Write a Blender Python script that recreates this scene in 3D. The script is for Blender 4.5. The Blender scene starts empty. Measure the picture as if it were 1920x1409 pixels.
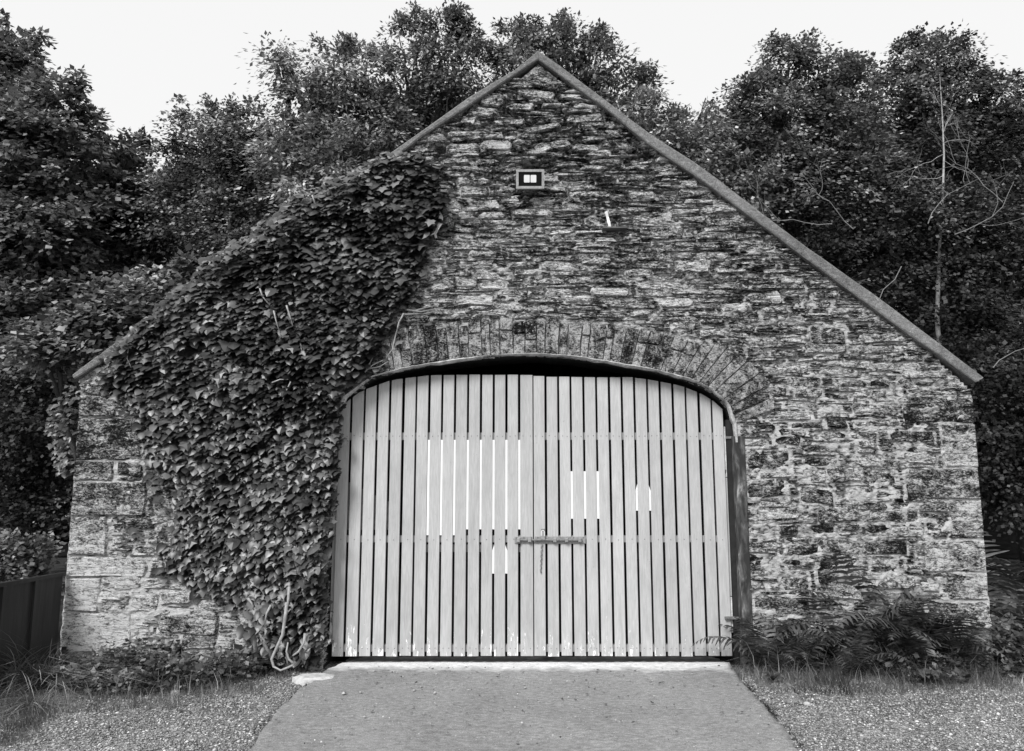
import bpy, math, random
import numpy as np
from mathutils import Vector, noise as mnoise

random.seed(11); RNG = np.random.default_rng(11)
R = math.radians
scene = bpy.context.scene
col = scene.collection

# ------------------------------------------------------------------ camera
F = 1390.0; CY, CZ, PITCH = -6.4, 1.5, R(8)
cam = bpy.data.cameras.new('camera'); cam.lens = F/1920*36; cam.sensor_width = 36
cam.clip_start = 0.05; cam.clip_end = 600
camo = bpy.data.objects.new('camera', cam); col.objects.link(camo)
camo.location = (0, CY, CZ); camo.rotation_euler = (R(90)+PITCH, 0, 0)
scene.camera = camo

# ------------------------------------------------------------------ world, sun, exposure
SUN_EL, SUN_AZ = R(42), R(-28)       # azimuth measured from the viewer's side, towards the left
world = bpy.data.worlds.new('World'); scene.world = world; world.use_nodes = True
wt = world.node_tree; wt.nodes.clear()
sky = wt.nodes.new('ShaderNodeTexSky'); sky.sky_type = 'NISHITA'; sky.sun_disc = False
sky.sun_elevation = SUN_EL; sky.sun_rotation = R(180)-SUN_AZ
bw = wt.nodes.new('ShaderNodeRGBToBW'); wt.links.new(sky.outputs[0], bw.inputs[0])
mx = wt.nodes.new('ShaderNodeMix'); mx.data_type = 'FLOAT'; mx.inputs[0].default_value = 0.9
wt.links.new(bw.outputs[0], mx.inputs[2]); mx.inputs[3].default_value = 6.6   # even cloud cover
bg = wt.nodes.new('ShaderNodeBackground'); bg.inputs[1].default_value = 0.14
wt.links.new(mx.outputs[0], bg.inputs[0])
wo = wt.nodes.new('ShaderNodeOutputWorld'); wt.links.new(bg.outputs[0], wo.inputs[0])
sl = bpy.data.lights.new('sun', 'SUN'); sl.energy = 3.6; sl.angle = R(20); sl.color = (1, 1, 1)
slo = bpy.data.objects.new('sun', sl); col.objects.link(slo)
sd = Vector((math.sin(SUN_AZ)*math.cos(SUN_EL), -math.cos(SUN_AZ)*math.cos(SUN_EL), math.sin(SUN_EL)))
slo.rotation_euler = sd.to_track_quat('Z', 'Y').to_euler(); slo.location = sd*20
vs = scene.view_settings; vs.view_transform = 'Standard'; vs.look = 'None'; vs.exposure = 0.12; vs.gamma = 1
vs.use_curve_mapping = False
scene.cycles.max_bounces = 5; scene.cycles.diffuse_bounces = 3; scene.cycles.transparent_max_bounces = 4

# ------------------------------------------------------------------ measuring: image position -> place on a plane
fw = Vector((0, math.cos(PITCH), math.sin(PITCH))); up = Vector((0, -math.sin(PITCH), math.cos(PITCH)))
def ray(px, py): return Vector((1, 0, 0))*((px-960)/F) + fw + up*((704.5-py)/F)
def P(px, py, Y=0.0):
    d = ray(px, py); t = (Y-CY)/d.y
    return Vector((d.x*t, Y, CZ+d.z*t))
def G(px, py, z=-0.04):
    d = ray(px, py); t = (z-CZ)/d.z
    return Vector((d.x*t, CY+d.y*t, z))
def proj(p):
    v = Vector(p)-Vector((0, CY, CZ)); w = v.dot(fw)
    return 960+F*v.x/w, 704.5-F*v.dot(up)/w
def interp(x, pts): return float(np.interp(x, [p[0] for p in pts], [p[1] for p in pts]))
def inpoly(x, y, poly):
    c = False; j = len(poly)-1
    for i in range(len(poly)):
        xi, yi = poly[i]; xj, yj = poly[j]
        if (yi > y) != (yj > y) and x < (xj-xi)*(y-yi)/(yj-yi)+xi: c = not c
        j = i
    return c

# ------------------------------------------------------------------ helpers
ORG = {}
def tag(o, label=None, cat=None, group=None, kind=None):
    if label: o['label'] = label
    if cat: o['category'] = cat
    if group: o['group'] = group
    if kind: o['kind'] = kind
    return o
def empty(name, loc, parent=None):
    o = bpy.data.objects.new(name, None); col.objects.link(o); o.empty_display_size = .1
    loc = Vector(loc); ORG[o] = loc
    if parent: o.parent = parent; o.location = loc-ORG[parent]
    else: o.location = loc
    return o
def mk(name, V, Fc, m, parent=None, origin=None, smooth=False):
    """V in world metres; the object's own origin goes to `origin` (default: base centre)."""
    V = np.asarray(V, dtype=np.float32).reshape(-1, 3)
    if origin is None:
        mn, mxx = V.min(0), V.max(0); origin = ((mn[0]+mxx[0])/2, (mn[1]+mxx[1])/2, mn[2])
    origin = Vector([float(a) for a in origin])
    L = V-np.array(origin, dtype=np.float32)
    me = bpy.data.meshes.new(name)
    if isinstance(Fc, np.ndarray):
        n, k = Fc.shape
        me.vertices.add(len(L)); me.vertices.foreach_set('co', L.ravel())
        me.loops.add(n*k); me.loops.foreach_set('vertex_index', Fc.ravel().astype(np.int32))
        me.polygons.add(n); me.polygons.foreach_set('loop_start', np.arange(0, n*k, k, dtype=np.int32))
        me.update(calc_edges=True)
    else:
        me.from_pydata([tuple(map(float, v)) for v in L], [], Fc)
    me.materials.append(m)
    if smooth: me.polygons.foreach_set('use_smooth', [True]*len(me.polygons))
    o = bpy.data.objects.new(name, me); col.objects.link(o); ORG[o] = origin
    if parent: o.parent = parent; o.location = origin-ORG[parent]
    else: o.location = origin
    return o
class MB:
    def __init__(s): s.V = []; s.F = []
    def add(s, V, Fc):
        b = len(s.V); s.V += [tuple(v) for v in V]; s.F += [tuple(i+b for i in f) for f in Fc]
    def box(s, a, b, bev=0.0):
        (x0, y0, z0), (x1, y1, z1) = a, b
        if bev <= 0:
            V = [(x, y, z) for z in (z0, z1) for y in (y0, y1) for x in (x0, x1)]
            s.add(V, [(0, 2, 3, 1), (4, 5, 7, 6), (0, 1, 5, 4), (2, 6, 7, 3), (0, 4, 6, 2), (1, 3, 7, 5)]); return
        # front face (min y) bevelled
        V = [(x0, y1, z0), (x1, y1, z0), (x1, y1, z1), (x0, y1, z1),
             (x0, y0+bev, z0), (x1, y0+bev, z0), (x1, y0+bev, z1), (x0, y0+bev, z1),
             (x0+bev, y0, z0+bev), (x1-bev, y0, z0+bev), (x1-bev, y0, z1-bev), (x0+bev, y0, z1-bev)]
        Fc = [(3, 2, 1, 0), (8, 9, 10, 11)]
        for i in range(4):
            j = (i+1) % 4; Fc += [(i, j, 4+j, 4+i), (4+i, 4+j, 8+j, 8+i)]
        s.add(V, Fc)
    def tube(s, pts, rad, n=6, cap=True):
        pts = [Vector(p) for p in pts]; b = len(s.V); m = len(pts)
        if not hasattr(rad, '__len__'): rad = [rad]*m
        ref = None
        for i, p in enumerate(pts):
            d = (pts[min(i+1, m-1)]-pts[max(i-1, 0)])
            d = d.normalized() if d.length > 1e-9 else Vector((0, 0, 1))
            if ref is None or abs(ref.dot(d)) > .95: ref = Vector((1, 0, 0)) if abs(d.x) < .8 else Vector((0, 1, 0))
            u = d.cross(ref).normalized(); v = d.cross(u)
            for k in range(n):
                a = 2*math.pi*k/n; s.V.append(tuple(p+(u*math.cos(a)+v*math.sin(a))*rad[i]))
        for i in range(m-1):
            for k in range(n):
                q = (k+1) % n; s.F.append((b+i*n+k, b+i*n+q, b+(i+1)*n+q, b+(i+1)*n+k))
        if cap:
            s.F.append(tuple(b+k for k in range(n))[::-1]); s.F.append(tuple(b+(m-1)*n+k for k in range(n)))
    def out(s, name, m, parent=None, origin=None, smooth=False): return mk(name, s.V, s.F, m, parent, origin, smooth)
def prism(poly, y0, y1):
    """polygon [(x,z)] counter-clockwise seen from the front, from y0 (front) to y1"""
    n = len(poly); V = [(x, y0, z) for x, z in poly]+[(x, y1, z) for x, z in poly]
    Fc = [tuple(range(n)), tuple(range(2*n-1, n-1, -1))]+[(i, i+n, (i+1) % n+n, (i+1) % n) for i in range(n)]
    return V, Fc

# ------------------------------------------------------------------ materials
class NT:
    def __init__(s, name, rough=.8, spec=.3):
        s.m = bpy.data.materials.new(name); s.m.use_nodes = True; s.t = s.m.node_tree; s.n = s.t.nodes
        s.b = s.n['Principled BSDF']; s.b.inputs['Roughness'].default_value = rough
        s.b.inputs['Specular IOR Level'].default_value = spec
    def node(s, t, **kw):
        x = s.n.new(t)
        for k, v in kw.items(): setattr(x, k, v)
        return x
    def link(s, a, b): s.t.links.new(a, b)
    def pos(s, sc=(1, 1, 1), island=0.0):
        g = s.node('ShaderNodeNewGeometry'); v = g.outputs['Position']
        if island:
            c = s.node('ShaderNodeCombineXYZ')
            for i, k in enumerate((1, .37, .71)): s.link(s.math('MULTIPLY', g.outputs['Random Per Island'], island*k), c.inputs[i])
            a = s.node('ShaderNodeVectorMath', operation='ADD'); s.link(v, a.inputs[0]); s.link(c.outputs[0], a.inputs[1]); v = a.outputs[0]
        mpp = s.node('ShaderNodeVectorMath', operation='MULTIPLY'); s.link(v, mpp.inputs[0]); mpp.inputs[1].default_value = sc
        return mpp.outputs[0]
    def island(s): return s.node('ShaderNodeNewGeometry').outputs['Random Per Island']
    def objrand(s): return s.node('ShaderNodeObjectInfo').outputs['Random']
    def noise(s, v, scale, detail=6, rough=.6, dist=0):
        x = s.node('ShaderNodeTexNoise'); s.link(v, x.inputs['Vector'])
        x.inputs['Scale'].default_value = scale; x.inputs['Detail'].default_value = detail
        x.inputs['Roughness'].default_value = rough; x.inputs['Distortion'].default_value = dist
        return x.outputs[0]
    def vor(s, v, scale, feature='F1'):
        x = s.node('ShaderNodeTexVoronoi', feature=feature); s.link(v, x.inputs['Vector']); x.inputs['Scale'].default_value = scale
        return x.outputs['Distance']
    def ramp(s, v, stops, ease=False):
        x = s.node('ShaderNodeValToRGB'); s.link(v, x.inputs[0]); e = x.color_ramp.elements
        while len(e) < len(stops): e.new(.5)
        for i, (p, c) in enumerate(stops): e[i].position = p; e[i].color = (c, c, c, 1)
        return x.outputs[0]
    def math(s, op, a, b=None, clamp=False):
        x = s.node('ShaderNodeMath', operation=op); x.use_clamp = clamp
        for i, q in enumerate((a, b)):
            if q is None: continue
            if isinstance(q, (int, float)): x.inputs[i].default_value = q
            else: s.link(q, x.inputs[i])
        return x.outputs[0]
    def mix(s, f, a, b):
        x = s.node('ShaderNodeMix', data_type='FLOAT')
        for i, q in ((0, f), (2, a), (3, b)):
            if isinstance(q, (int, float)): x.inputs[i].default_value = q
            else: s.link(q, x.inputs[i])
        return x.outputs[0]
    def xyz(s):
        g = s.node('ShaderNodeNewGeometry'); x = s.node('ShaderNodeSeparateXYZ'); s.link(g.outputs['Position'], x.inputs[0]); return x.outputs
    def maprange(s, v, a, b, c=0., d=1.):
        x = s.node('ShaderNodeMapRange'); s.link(v, x.inputs[0])
        for i, q in enumerate((a, b, c, d)): x.inputs[i+1].default_value = q
        return x.outputs[0]
    def col(s, v): s.link(v, s.b.inputs['Base Color']); return s
    def bump(s, v, dist=.01, strength=1.0):
        x = s.node('ShaderNodeBump'); x.inputs['Distance'].default_value = dist; x.inputs['Strength'].default_value = strength
        s.link(v, x.inputs['Height']); s.link(x.outputs[0], s.b.inputs['Normal']); return s

def stone_mat(name, vertical=False, tone=1.0):
    t = NT(name, .9, .12)
    st = (1.0, 1.0, 2.3) if not vertical else (1.5, 1.0, 1.0)
    v = t.pos(st, 40); o = t.objrand()
    n1 = t.noise(v, 8, 8, .8, .8)                  # bedding
    n2 = t.noise(t.pos((1, 1, 1.9), 13), 42, 5, .85, .5)     # grain
    n3_ = t.noise(t.pos((1, 1, 1.7)), 3.4, 7, .72, .9)      # lichen and soot patches over several stones
    big = t.noise(t.pos((1, 1, 1.4)), .8, 3, .6)
    s_ = t.math('ADD', t.math('MULTIPLY', n1, .38), t.math('ADD', t.math('MULTIPLY', n2, .40), t.math('MULTIPLY', n3_, .22)))
    s_ = t.math('ADD', s_, t.math('MULTIPLY', t.math('SUBTRACT', t.math('FRACT', t.math('ADD', t.island(), t.math('MULTIPLY', o, 7.3))), .5), .05))
    s_ = t.math('ADD', s_, t.math('MULTIPLY', t.math('SUBTRACT', big, .5), .07))
    x, y, z = t.xyz()
    wl = t.math('MULTIPLY', t.maprange(z, 1.3, .1), t.maprange(x, -1.6, -3.2)); wr = t.math('MULTIPLY', t.maprange(z, 1.0, .1), t.maprange(x, 2.4, 3.6))
    s_ = t.math('ADD', s_, t.math('MULTIPLY', t.math('MAXIMUM', wl, wr), .042))
    run = t.noise(t.pos((1.7, 1, .55)), 1.7, 4, .6)      # damp runs down the lower wall
    s_ = t.math('ADD', s_, t.math('MULTIPLY', t.math('MULTIPLY', t.math('SUBTRACT', run, .5), t.maprange(z, 2.0, 1.0)), .16))
    cg = t.math('MULTIPLY', t.math('MULTIPLY', t.maprange(x, -1.2, -.2), t.maprange(x, 2.2, .8)), t.math('MULTIPLY', t.maprange(z, 2.4, 2.9), t.maprange(z, 4.3, 3.5)))
    s_ = t.math('ADD', s_, t.math('ADD', t.math('MULTIPLY', cg, .010), t.math('MULTIPLY', t.maprange(z, 1.9, 2.6), .010)))
    c = t.ramp(s_, [(.445, .009*tone), (.470, .045*tone), (.494, .17*tone), (.516, .42*tone), (.552, .88*tone)])
    lv = t.vor(t.pos((1, 1, 1.2)), 30); ln = t.noise(t.pos(), 3.0, 3)
    lm = t.math('MULTIPLY', t.ramp(lv, [(.16, 1), (.26, 0)]), t.ramp(ln, [(.50, 0), (.58, .85)]))
    c = t.mix(lm, c, .6)
    # fissures along the bedding
    fz = t.noise(t.pos((1, 1, 6.0) if not vertical else (1.2, 1, 1), 40), 5, 5, .6, .5)
    fis = t.ramp(t.math('ABSOLUTE', t.math('SUBTRACT', fz, .5)), [(.005, 1), (.016, 0)])
    t.col(t.mix(t.math('MULTIPLY', fis, .55 if not vertical else .3), c, .012))
    h = t.math('SUBTRACT', t.math('ADD', n1, t.math('MULTIPLY', n2, .6)), t.math('MULTIPLY', fis, .35))
    t.bump(h, .045, 1.0)
    return t.m
M = {}
M['stone'] = stone_mat('weathered_stone')
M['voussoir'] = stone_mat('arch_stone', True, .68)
def mortar():
    t = NT('lime_mortar', .95, .1)
    n = t.noise(t.pos((1, 1, 2.2)), 14, 8, .75, .5); b = t.noise(t.pos((1, 1, 1.5)), .9, 4)
    x, y, z = t.xyz()
    k = t.math('ADD', t.math('MULTIPLY', n, .7), t.math('MULTIPLY', b, .3))
    k = t.math('ADD', k, t.math('ADD', t.math('MULTIPLY', t.maprange(z, 4.2, 1.5), .06), -.02))
    t.col(t.ramp(k, [(.43, .03), (.47, .14), (.51, .32), (.56, .55)])); t.bump(n, .03)
    return t.m
M['mortar'] = mortar()
def concrete(name, lo, hi, sc=60, white=None):
    t = NT(name, .9, .2)
    a = t.noise(t.pos((.55, 1, 1)), sc*.6, 5, .8); b = t.noise(t.pos(), 1.3, 5, .6); c = t.noise(t.pos(), sc*2.5, 3, .7)
    k = t.math('ADD', t.math('ADD', t.math('MULTIPLY', a, .4), t.math('MULTIPLY', b, .15)), t.math('MULTIPLY', c, .45))
    cc = t.ramp(k, [(.36, lo*.4), (.45, lo), (.55, hi), (.66, min(.8, hi*1.8))])
    sp = t.ramp(t.vor(t.pos(), 42), [(.10, 1), (.17, 0)]); sm = t.ramp(t.noise(t.pos(), 9, 2), [(.55, 0), (.62, .8)])
    cc = t.mix(t.math('MULTIPLY', sp, sm), cc, .6)
    if white:
        y = t.xyz()[1]; nz = t.noise(t.pos(), 5, 5)
        m = t.maprange(t.math('ADD', y, t.math('MULTIPLY', nz, .45)), white[0], white[1])
        cc = t.mix(m, cc, t.maprange(a, .35, .65, .5, .85))
    t.col(cc); t.bump(t.math('ADD', a, c), .008, .8)
    return t.m
M['ramp'] = concrete('brushed_concrete', .19, .31, 60, (.02, .20))
M['coping'] = concrete('coping_concrete', .12, .26, 80)
def plain(name, v, rough=.7, spec=.3, var=.0, sc=12, stretch=(1, 1, 1), bump=.002, metal=0):
    t = NT(name, rough, spec); n = t.noise(t.pos(stretch), sc, 6, .7)
    t.col(t.maprange(n, .3, .7, v*(1-var), v*(1+var))); t.bump(n, bump); t.b.inputs['Metallic'].default_value = metal
    return t.m
def paint():
    t = NT('grey_painted_wood', .62, .3)
    v = t.node('ShaderNodeVectorMath', operation='ADD'); g = t.pos((1, 1, .07))
    o = t.node('ShaderNodeCombineXYZ'); t.link(t.math('MULTIPLY', t.objrand(), 30), o.inputs[0]); t.link(t.math('MULTIPLY', t.objrand(), 17), o.inputs[2])
    t.link(g, v.inputs[0]); t.link(o.outputs[0], v.inputs[1])
    grain = t.noise(v.outputs[0], 130, 5, .65, .4); soft = t.noise(t.pos((1, 1, .4)), 7, 4)
    base = t.math('ADD', t.maprange(grain, .3, .72, .37, .50), t.maprange(soft, .3, .7, -.035, .035))
    base = t.math('ADD', base, t.math('MULTIPLY', t.math('SUBTRACT', t.objrand(), .5), .07))
    z = t.xyz()[2]
    stain = t.ramp(t.noise(v.outputs[0], 22, 5, .6, .8), [(.52, 0), (.68, .35)]); base = t.mix(stain, base, .30)
    # dirt specks
    sp = t.ramp(t.noise(t.pos((1, 1, .5)), 70, 3, .6), [(.68, 0), (.74, .6)]); base = t.mix(sp, base, .25)
    damp = t.math('MULTIPLY', t.maprange(z, .55, .05), t.ramp(t.noise(t.pos((1, 1, .25)), 16, 5), [(.45, 0), (.62, .6)])); base = t.mix(damp, base, .3)
    # peeled chips low down
    ch = t.math('ADD', t.math('ADD', t.noise(t.pos((1, 1, .22)), 30, 7, .72, .4), t.math('MULTIPLY', t.math('SUBTRACT', t.math('FRACT', t.math('MULTIPLY', t.objrand(), 13.7)), .85), .07)), t.maprange(z, .42, .02, -.13, .045))
    chip = t.ramp(ch, [(.575, 0), (.59, 1)]); base = t.mix(chip, base, .82)
    t.col(base); t.bump(t.math('SUBTRACT', t.math('MULTIPLY', grain, .5), chip), .0015, .7)
    return t.m
M['paint'] = paint()
M['rail'] = plain('shaded_rail_paint', .34, .7, .2, .15, 30)
M['white'] = plain('white_strip', .78, .55, .3, .02, 10, bump=.0003)  # tone of the strips set into the door gaps
M['iron'] = plain('rusted_iron', .16, .65, .5, .6, 40, bump=.004)
M['galv'] = plain('galvanised_steel', .26, .45, .5, .35, 25, bump=.001)
M['dark_iron'] = plain('dark_metal_sheet', .022, .5, .4, .5, 4, (6, 6, .5), .002)
M['black'] = plain('black_glass', .006, .5, .08)
M['led'] = plain('led_diffuser', .7, .3, .5, .04)
M['cast'] = plain('cast_lamp_housing', .30, .5, .5, .4, 40)
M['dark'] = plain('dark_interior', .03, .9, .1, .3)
M['slate'] = plain('roof_slate', .08, .6, .4, .4, 8)
M['cloth'] = plain('pale_torn_plastic', .75, .5, .4, .1, 30)
M['twig'] = plain('pale_bare_wood', .2, .8, .2, .4, 20)
M['stem'] = plain('ivy_stem', .32, .8, .2, .4, 30)
M['bark'] = plain('tree_bark', .07, .9, .2, .5, 14, (1, 1, .3), .02)
M['birch'] = plain('pale_bark', .34, .8, .2, .5, 16, (.6, .6, 1), .01)
M['soil'] = plain('dark_soil', .035, .95, .1, .6, 5, bump=.02)
M['shade_soil'] = plain('shaded_leaf_litter', .012, 1, .0, .5, 5)  # bank soil blackened in its colour to stand for deep shade
def post_mat():
    t = NT('peeling_post', .8, .2)
    n = t.noise(t.pos((1, 1, .3)), 16, 6, .65, .5)
    t.col(t.ramp(n, [(.4, .03), (.5, .07), (.58, .13), (.66, .32)])); t.bump(n, .006); return t.m
M['post'] = post_mat()
def peel():
    t = NT('peeled_white_timber', .8, .2)
    n = t.noise(t.pos((1, 1, .5)), 22, 6, .7)
    t.col(t.ramp(n, [(.38, .05), (.44, .5), (.6, .85)])); t.bump(n, .004); return t.m
M['peel'] = peel()
def leaf_mat(name, lo, hi, rough=.5, spec=.35, trans=.15, cs_=1.5):
    t = NT(name, rough, spec)
    r = t.ramp(t.island(), [(0, lo), (.55, lo+(hi-lo)*.3), (.85, lo+(hi-lo)*.75), (1, hi*1.25)])
    cl = t.maprange(t.noise(t.pos(), cs_, 3, .6), .38, .62, .28, 1.95)    # lit and shaded clumps painted into the leaf colour
    t.col(t.math('MULTIPLY', r, cl))
    tr = t.node('ShaderNodeBsdfTranslucent'); tr.inputs[0].default_value = (hi, hi, hi, 1)
    m = t.node('ShaderNodeMixShader'); m.inputs[0].default_value = trans
    t.link(t.b.outputs[0], m.inputs[1]); t.link(tr.outputs[0], m.inputs[2])
    t.link(m.outputs[0], t.n['Material Output'].inputs[0]); return t.m
M['ivy'] = leaf_mat('ivy_leaf', .007, .10, .36, .4, .02, 2.5)
M['leaf_dark'] = leaf_mat('leaf_dark', .025, .13)
M['leaf_mid'] = leaf_mat('leaf_mid', .035, .24)
M['leaf_light'] = leaf_mat('leaf_light', .07, .38)
M['fern'] = leaf_mat('fern_leaf', .028, .15, .6, .2, .12, 4)
M['grass'] = leaf_mat('grass_blade', .10, .32, .6, .2, .15)
M['leaf_shade2'] = leaf_mat('leaf_in_shade', .02, .07)  # darker leaf copy with shade put into its colour
M['leaf_shade'] = leaf_mat('leaf_shade', .012, .045)  # darkest leaf copy, its colour standing for shade in the side gaps
M['pebble'] = None
def pebble():
    t = NT('gravel_pebble', .85, .2)
    r = t.island(); n = t.noise(t.pos(), 60, 3)
    t.col(t.math('MULTIPLY', t.ramp(r, [(0, .07), (.5, .24), (.85, .36), (.96, .5), (1, .75)]), t.maprange(n, .3, .7, .7, 1.3))); return t.m
M['pebble'] = pebble()
def gravel():
    t = NT('gravel_bed', .95, .1)
    n = t.noise(t.pos(), 45, 6, .8); b = t.noise(t.pos(), 1.2, 4); v = t.vor(t.pos(), 55)
    k = t.math('ADD', t.math('ADD', t.math('MULTIPLY', n, .6), t.math('MULTIPLY', b, .25)), t.math('MULTIPLY', v, .12))
    t.col(t.ramp(k, [(.38, .04), (.46, .17), (.53, .34), (.62, .6)])); t.bump(t.math('ADD', n, v), .015); return t.m
M['gravel'] = gravel()

# ------------------------------------------------------------------ setting: ground, gravel, ramp
GZ = -0.06
tag(mk('ground', [(-250, -60, GZ-.03), (250, -60, GZ-.03), (250, 400, GZ-.03), (-250, 400, GZ-.03)], [(0, 1, 2, 3)], M['soil'], origin=(0, 0, GZ-.03)), kind='structure')
def grid_sheet(name, x0, x1, y0, y1, st, zf, m, xl=None, xr=None):
    nx = int((x1-x0)/st); ny = int((y1-y0)/st); V = []
    for j in range(ny+1):
        y = y0+(y1-y0)*j/ny
        a = xl(y) if xl else x0; b = xr(y) if xr else x1
        for i in range(nx+1):
            x = a+(b-a)*i/nx; V.append((x, y, zf(x, y, i/nx)))
    Fq = np.array([(j*(nx+1)+i, j*(nx+1)+i+1, (j+1)*(nx+1)+i+1, (j+1)*(nx+1)+i) for j in range(ny) for i in range(nx)])
    return mk(name, V, Fq, m, origin=(0, 0, GZ))
def n3(x, y, z, s): return mnoise.noise(Vector((x*s, y*s, z*s)))
tag(grid_sheet('gravel_yard', -7, 7, -7.5, .3, .06, lambda x, y, u: GZ+.008*n3(x, y, 0, 1.5)+.006*n3(x, y, 3, 9), M['gravel']), kind='structure')
LE = [G(632, 1243, -.02), G(560, 1292, -.02), G(510, 1352, -.02), G(465, 1409, -.02)]
RE = [G(1366, 1240, -.02), G(1402, 1290, -.02), G(1445, 1345, -.02), G(1500, 1409, -.02)]
def edge(E):
    E = sorted(E, key=lambda p: p.y)
    def f(y):
        if y < E[0].y:
            k = (E[1].x-E[0].x)/(E[1].y-E[0].y); return E[0].x+k*(y-E[0].y)
        return float(np.interp(y, [p.y for p in E], [p.x for p in E]))
    return f
fl, fr = edge(LE), edge(RE)
XL = lambda y: fl(y)-.045*min(1, max(0, -y))+.05*n3(0, y, 1, 3)+.02*n3(0, y, 4, 14)
XR = lambda y: fr(y)+.045*min(1, max(0, -y))+.06*n3(9, y, 1, 3)+.035*n3(9, y, 4, 14)
def rz(x, y, u):
    e = min(u, 1-u); base = -.018+.004*n3(x, y, 0, 2)+.0025*n3(x*.3, y, 5, 22)
    if y > -.14: base += -.03*max(0, 1-(min(.2, .3-y)/.3)) if y > .1 else 0
    base -= .012*max(0, (-.10-y)/1.0) if y < -.10 else 0
    return base if e > .008 else base-.06
tag(grid_sheet('concrete_ramp', -1.7, 1.7, -5.5, .55, .03, rz, M['ramp'], XL, XR), kind='structure')
# gravel pebbles
ICO = np.array([(0, 0, 1), (.9, 0, .2), (.28, .85, .2), (-.72, .53, .2), (-.72, -.53, .2), (.28, -.85, .2), (0, 0, -.6)])
ICF = np.array([(0, 1, 2), (0, 2, 3), (0, 3, 4), (0, 4, 5), (0, 5, 1), (6, 2, 1), (6, 3, 2), (6, 4, 3), (6, 5, 4), (6, 1, 5)])
def pebbles(name, pts, size, kindname='stuff'):
    n = len(pts); a = RNG.uniform(0, 6.283, n); s = size*RNG.lognormal(0, .38, n); s = np.minimum(s, size*3.0)
    sx = s*RNG.uniform(.8, 1.5, n); sy = s*RNG.uniform(.7, 1.1, n); sz = s*RNG.uniform(.4, .8, n)
    L = ICO[None]*np.stack([sx, sy, sz], 1)[:, None, :]*RNG.uniform(.75, 1.2, (n, 7, 1))
    c, s_ = np.cos(a)[:, None], np.sin(a)[:, None]
    X = L[..., 0]*c-L[..., 1]*s_; Y = L[..., 0]*s_+L[..., 1]*c
    V = np.stack([X, Y, L[..., 2]], 2)+np.asarray(pts)[:, None, :]
    Fq = (ICF[None]+(np.arange(n)*7)[:, None, None]).reshape(-1, 3)
    return tag(mk(name, V.reshape(-1, 3), Fq, M['pebble'], origin=(0, 0, GZ)), kind=kindname)
pp = []
while len(pp) < 60000:
    y = -.05-3.2*random.random()**.9; x = random.uniform(-4.6, 4.6)
    if abs(proj((x, y, GZ))[0]-960) > 1010: continue
    on = XL(y)-.0 < x < XR(y)+.0
    if on and random.random() > .012: continue
    pp.append((x, y, (-.018 if on else GZ+.002+.008*n3(x, y, 0, 1.5))))
tag(pebbles('loose_gravel', pp, .0062), 'grey gravel chippings spread over the yard on both sides of the ramp', 'gravel')

# ------------------------------------------------------------------ the barn
barn = empty('stone_barn', (0, 0, GZ))
tag(barn, 'rubble stone barn with a gable front and slatted double doors under a wide arch', 'barn')
TOPL = [(135, 703), (205, 650), (470, 470), (747, 276), (887, 176), (959, 136), (1009, 95)]
TOPR = [(1009, 95), (1031, 109), (1137, 189), (1216, 249), (1300, 302), (1373, 357), (1470, 431), (1565, 500), (1658, 565), (1781, 660), (1845, 708)]
BOT = [(140, 722), (205, 682), (470, 502), (755, 296), (794, 264), (887, 204), (981, 141), (1010, 123), (1044, 149), (1137, 216), (1216, 282), (1294, 334), (1365, 386), (1565, 536), (1712, 644), (1830, 728)]
WL = [(102, 1290), (108, 1255), (133, 960), (150, 705)]; WR = [(1824, 735), (1833, 850), (1841, 950), (1857, 1145), (1866, 1290)]
WLB = WL[::-1]
gable_px = WL+[(p[0], p[1]-14) for p in BOT[1:-1]]+WR
gable = [(P(*p).x, P(*p).z) for p in gable_px]
ARCH = [(622, 860), (632, 775), (648, 743), (700, 708), (760, 692), (850, 677), (930, 669), (1000, 665), (1080, 671), (1150, 682), (1220, 694), (1290, 712), (1335, 733), (1365, 760), (1378, 795), (1380, 830)]
def W2(px, py): q = P(px, py); return (q.x, q.z)
archw = [W2(*p) for p in ARCH]
opening = [(W2(604, 1240)[0], -.3), (W2(604, 1240)[0], W2(604, 1100)[1])]+archw+[(W2(1400, 1150)[0], W2(1400, 1100)[1]), (W2(1404, 1240)[0], -.3)]
VP_ = [((700, 708), (688, 650)), ((760, 692), (750, 618)), ((850, 677), (845, 604)), ((930, 669), (928, 598)), ((1000, 665), (1000, 596)), ((1080, 671), (1085, 598)),
       ((1150, 682), (1162, 606)), ((1220, 694), (1245, 618)), ((1290, 712), (1335, 642)), ((1335, 733), (1398, 672)), ((1365, 760), (1438, 716)), ((1378, 795), (1452, 768))]
ring = [W2(*a) for a, b in VP_]+[W2(*b) for a, b in VP_][::-1]
def edgeX(z, side):
    pts = sorted([W2(*p)[::-1] for p in (WL if side < 0 else WR)])
    return float(np.interp(z, [p[0] for p in pts], [p[1] for p in pts]))

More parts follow.
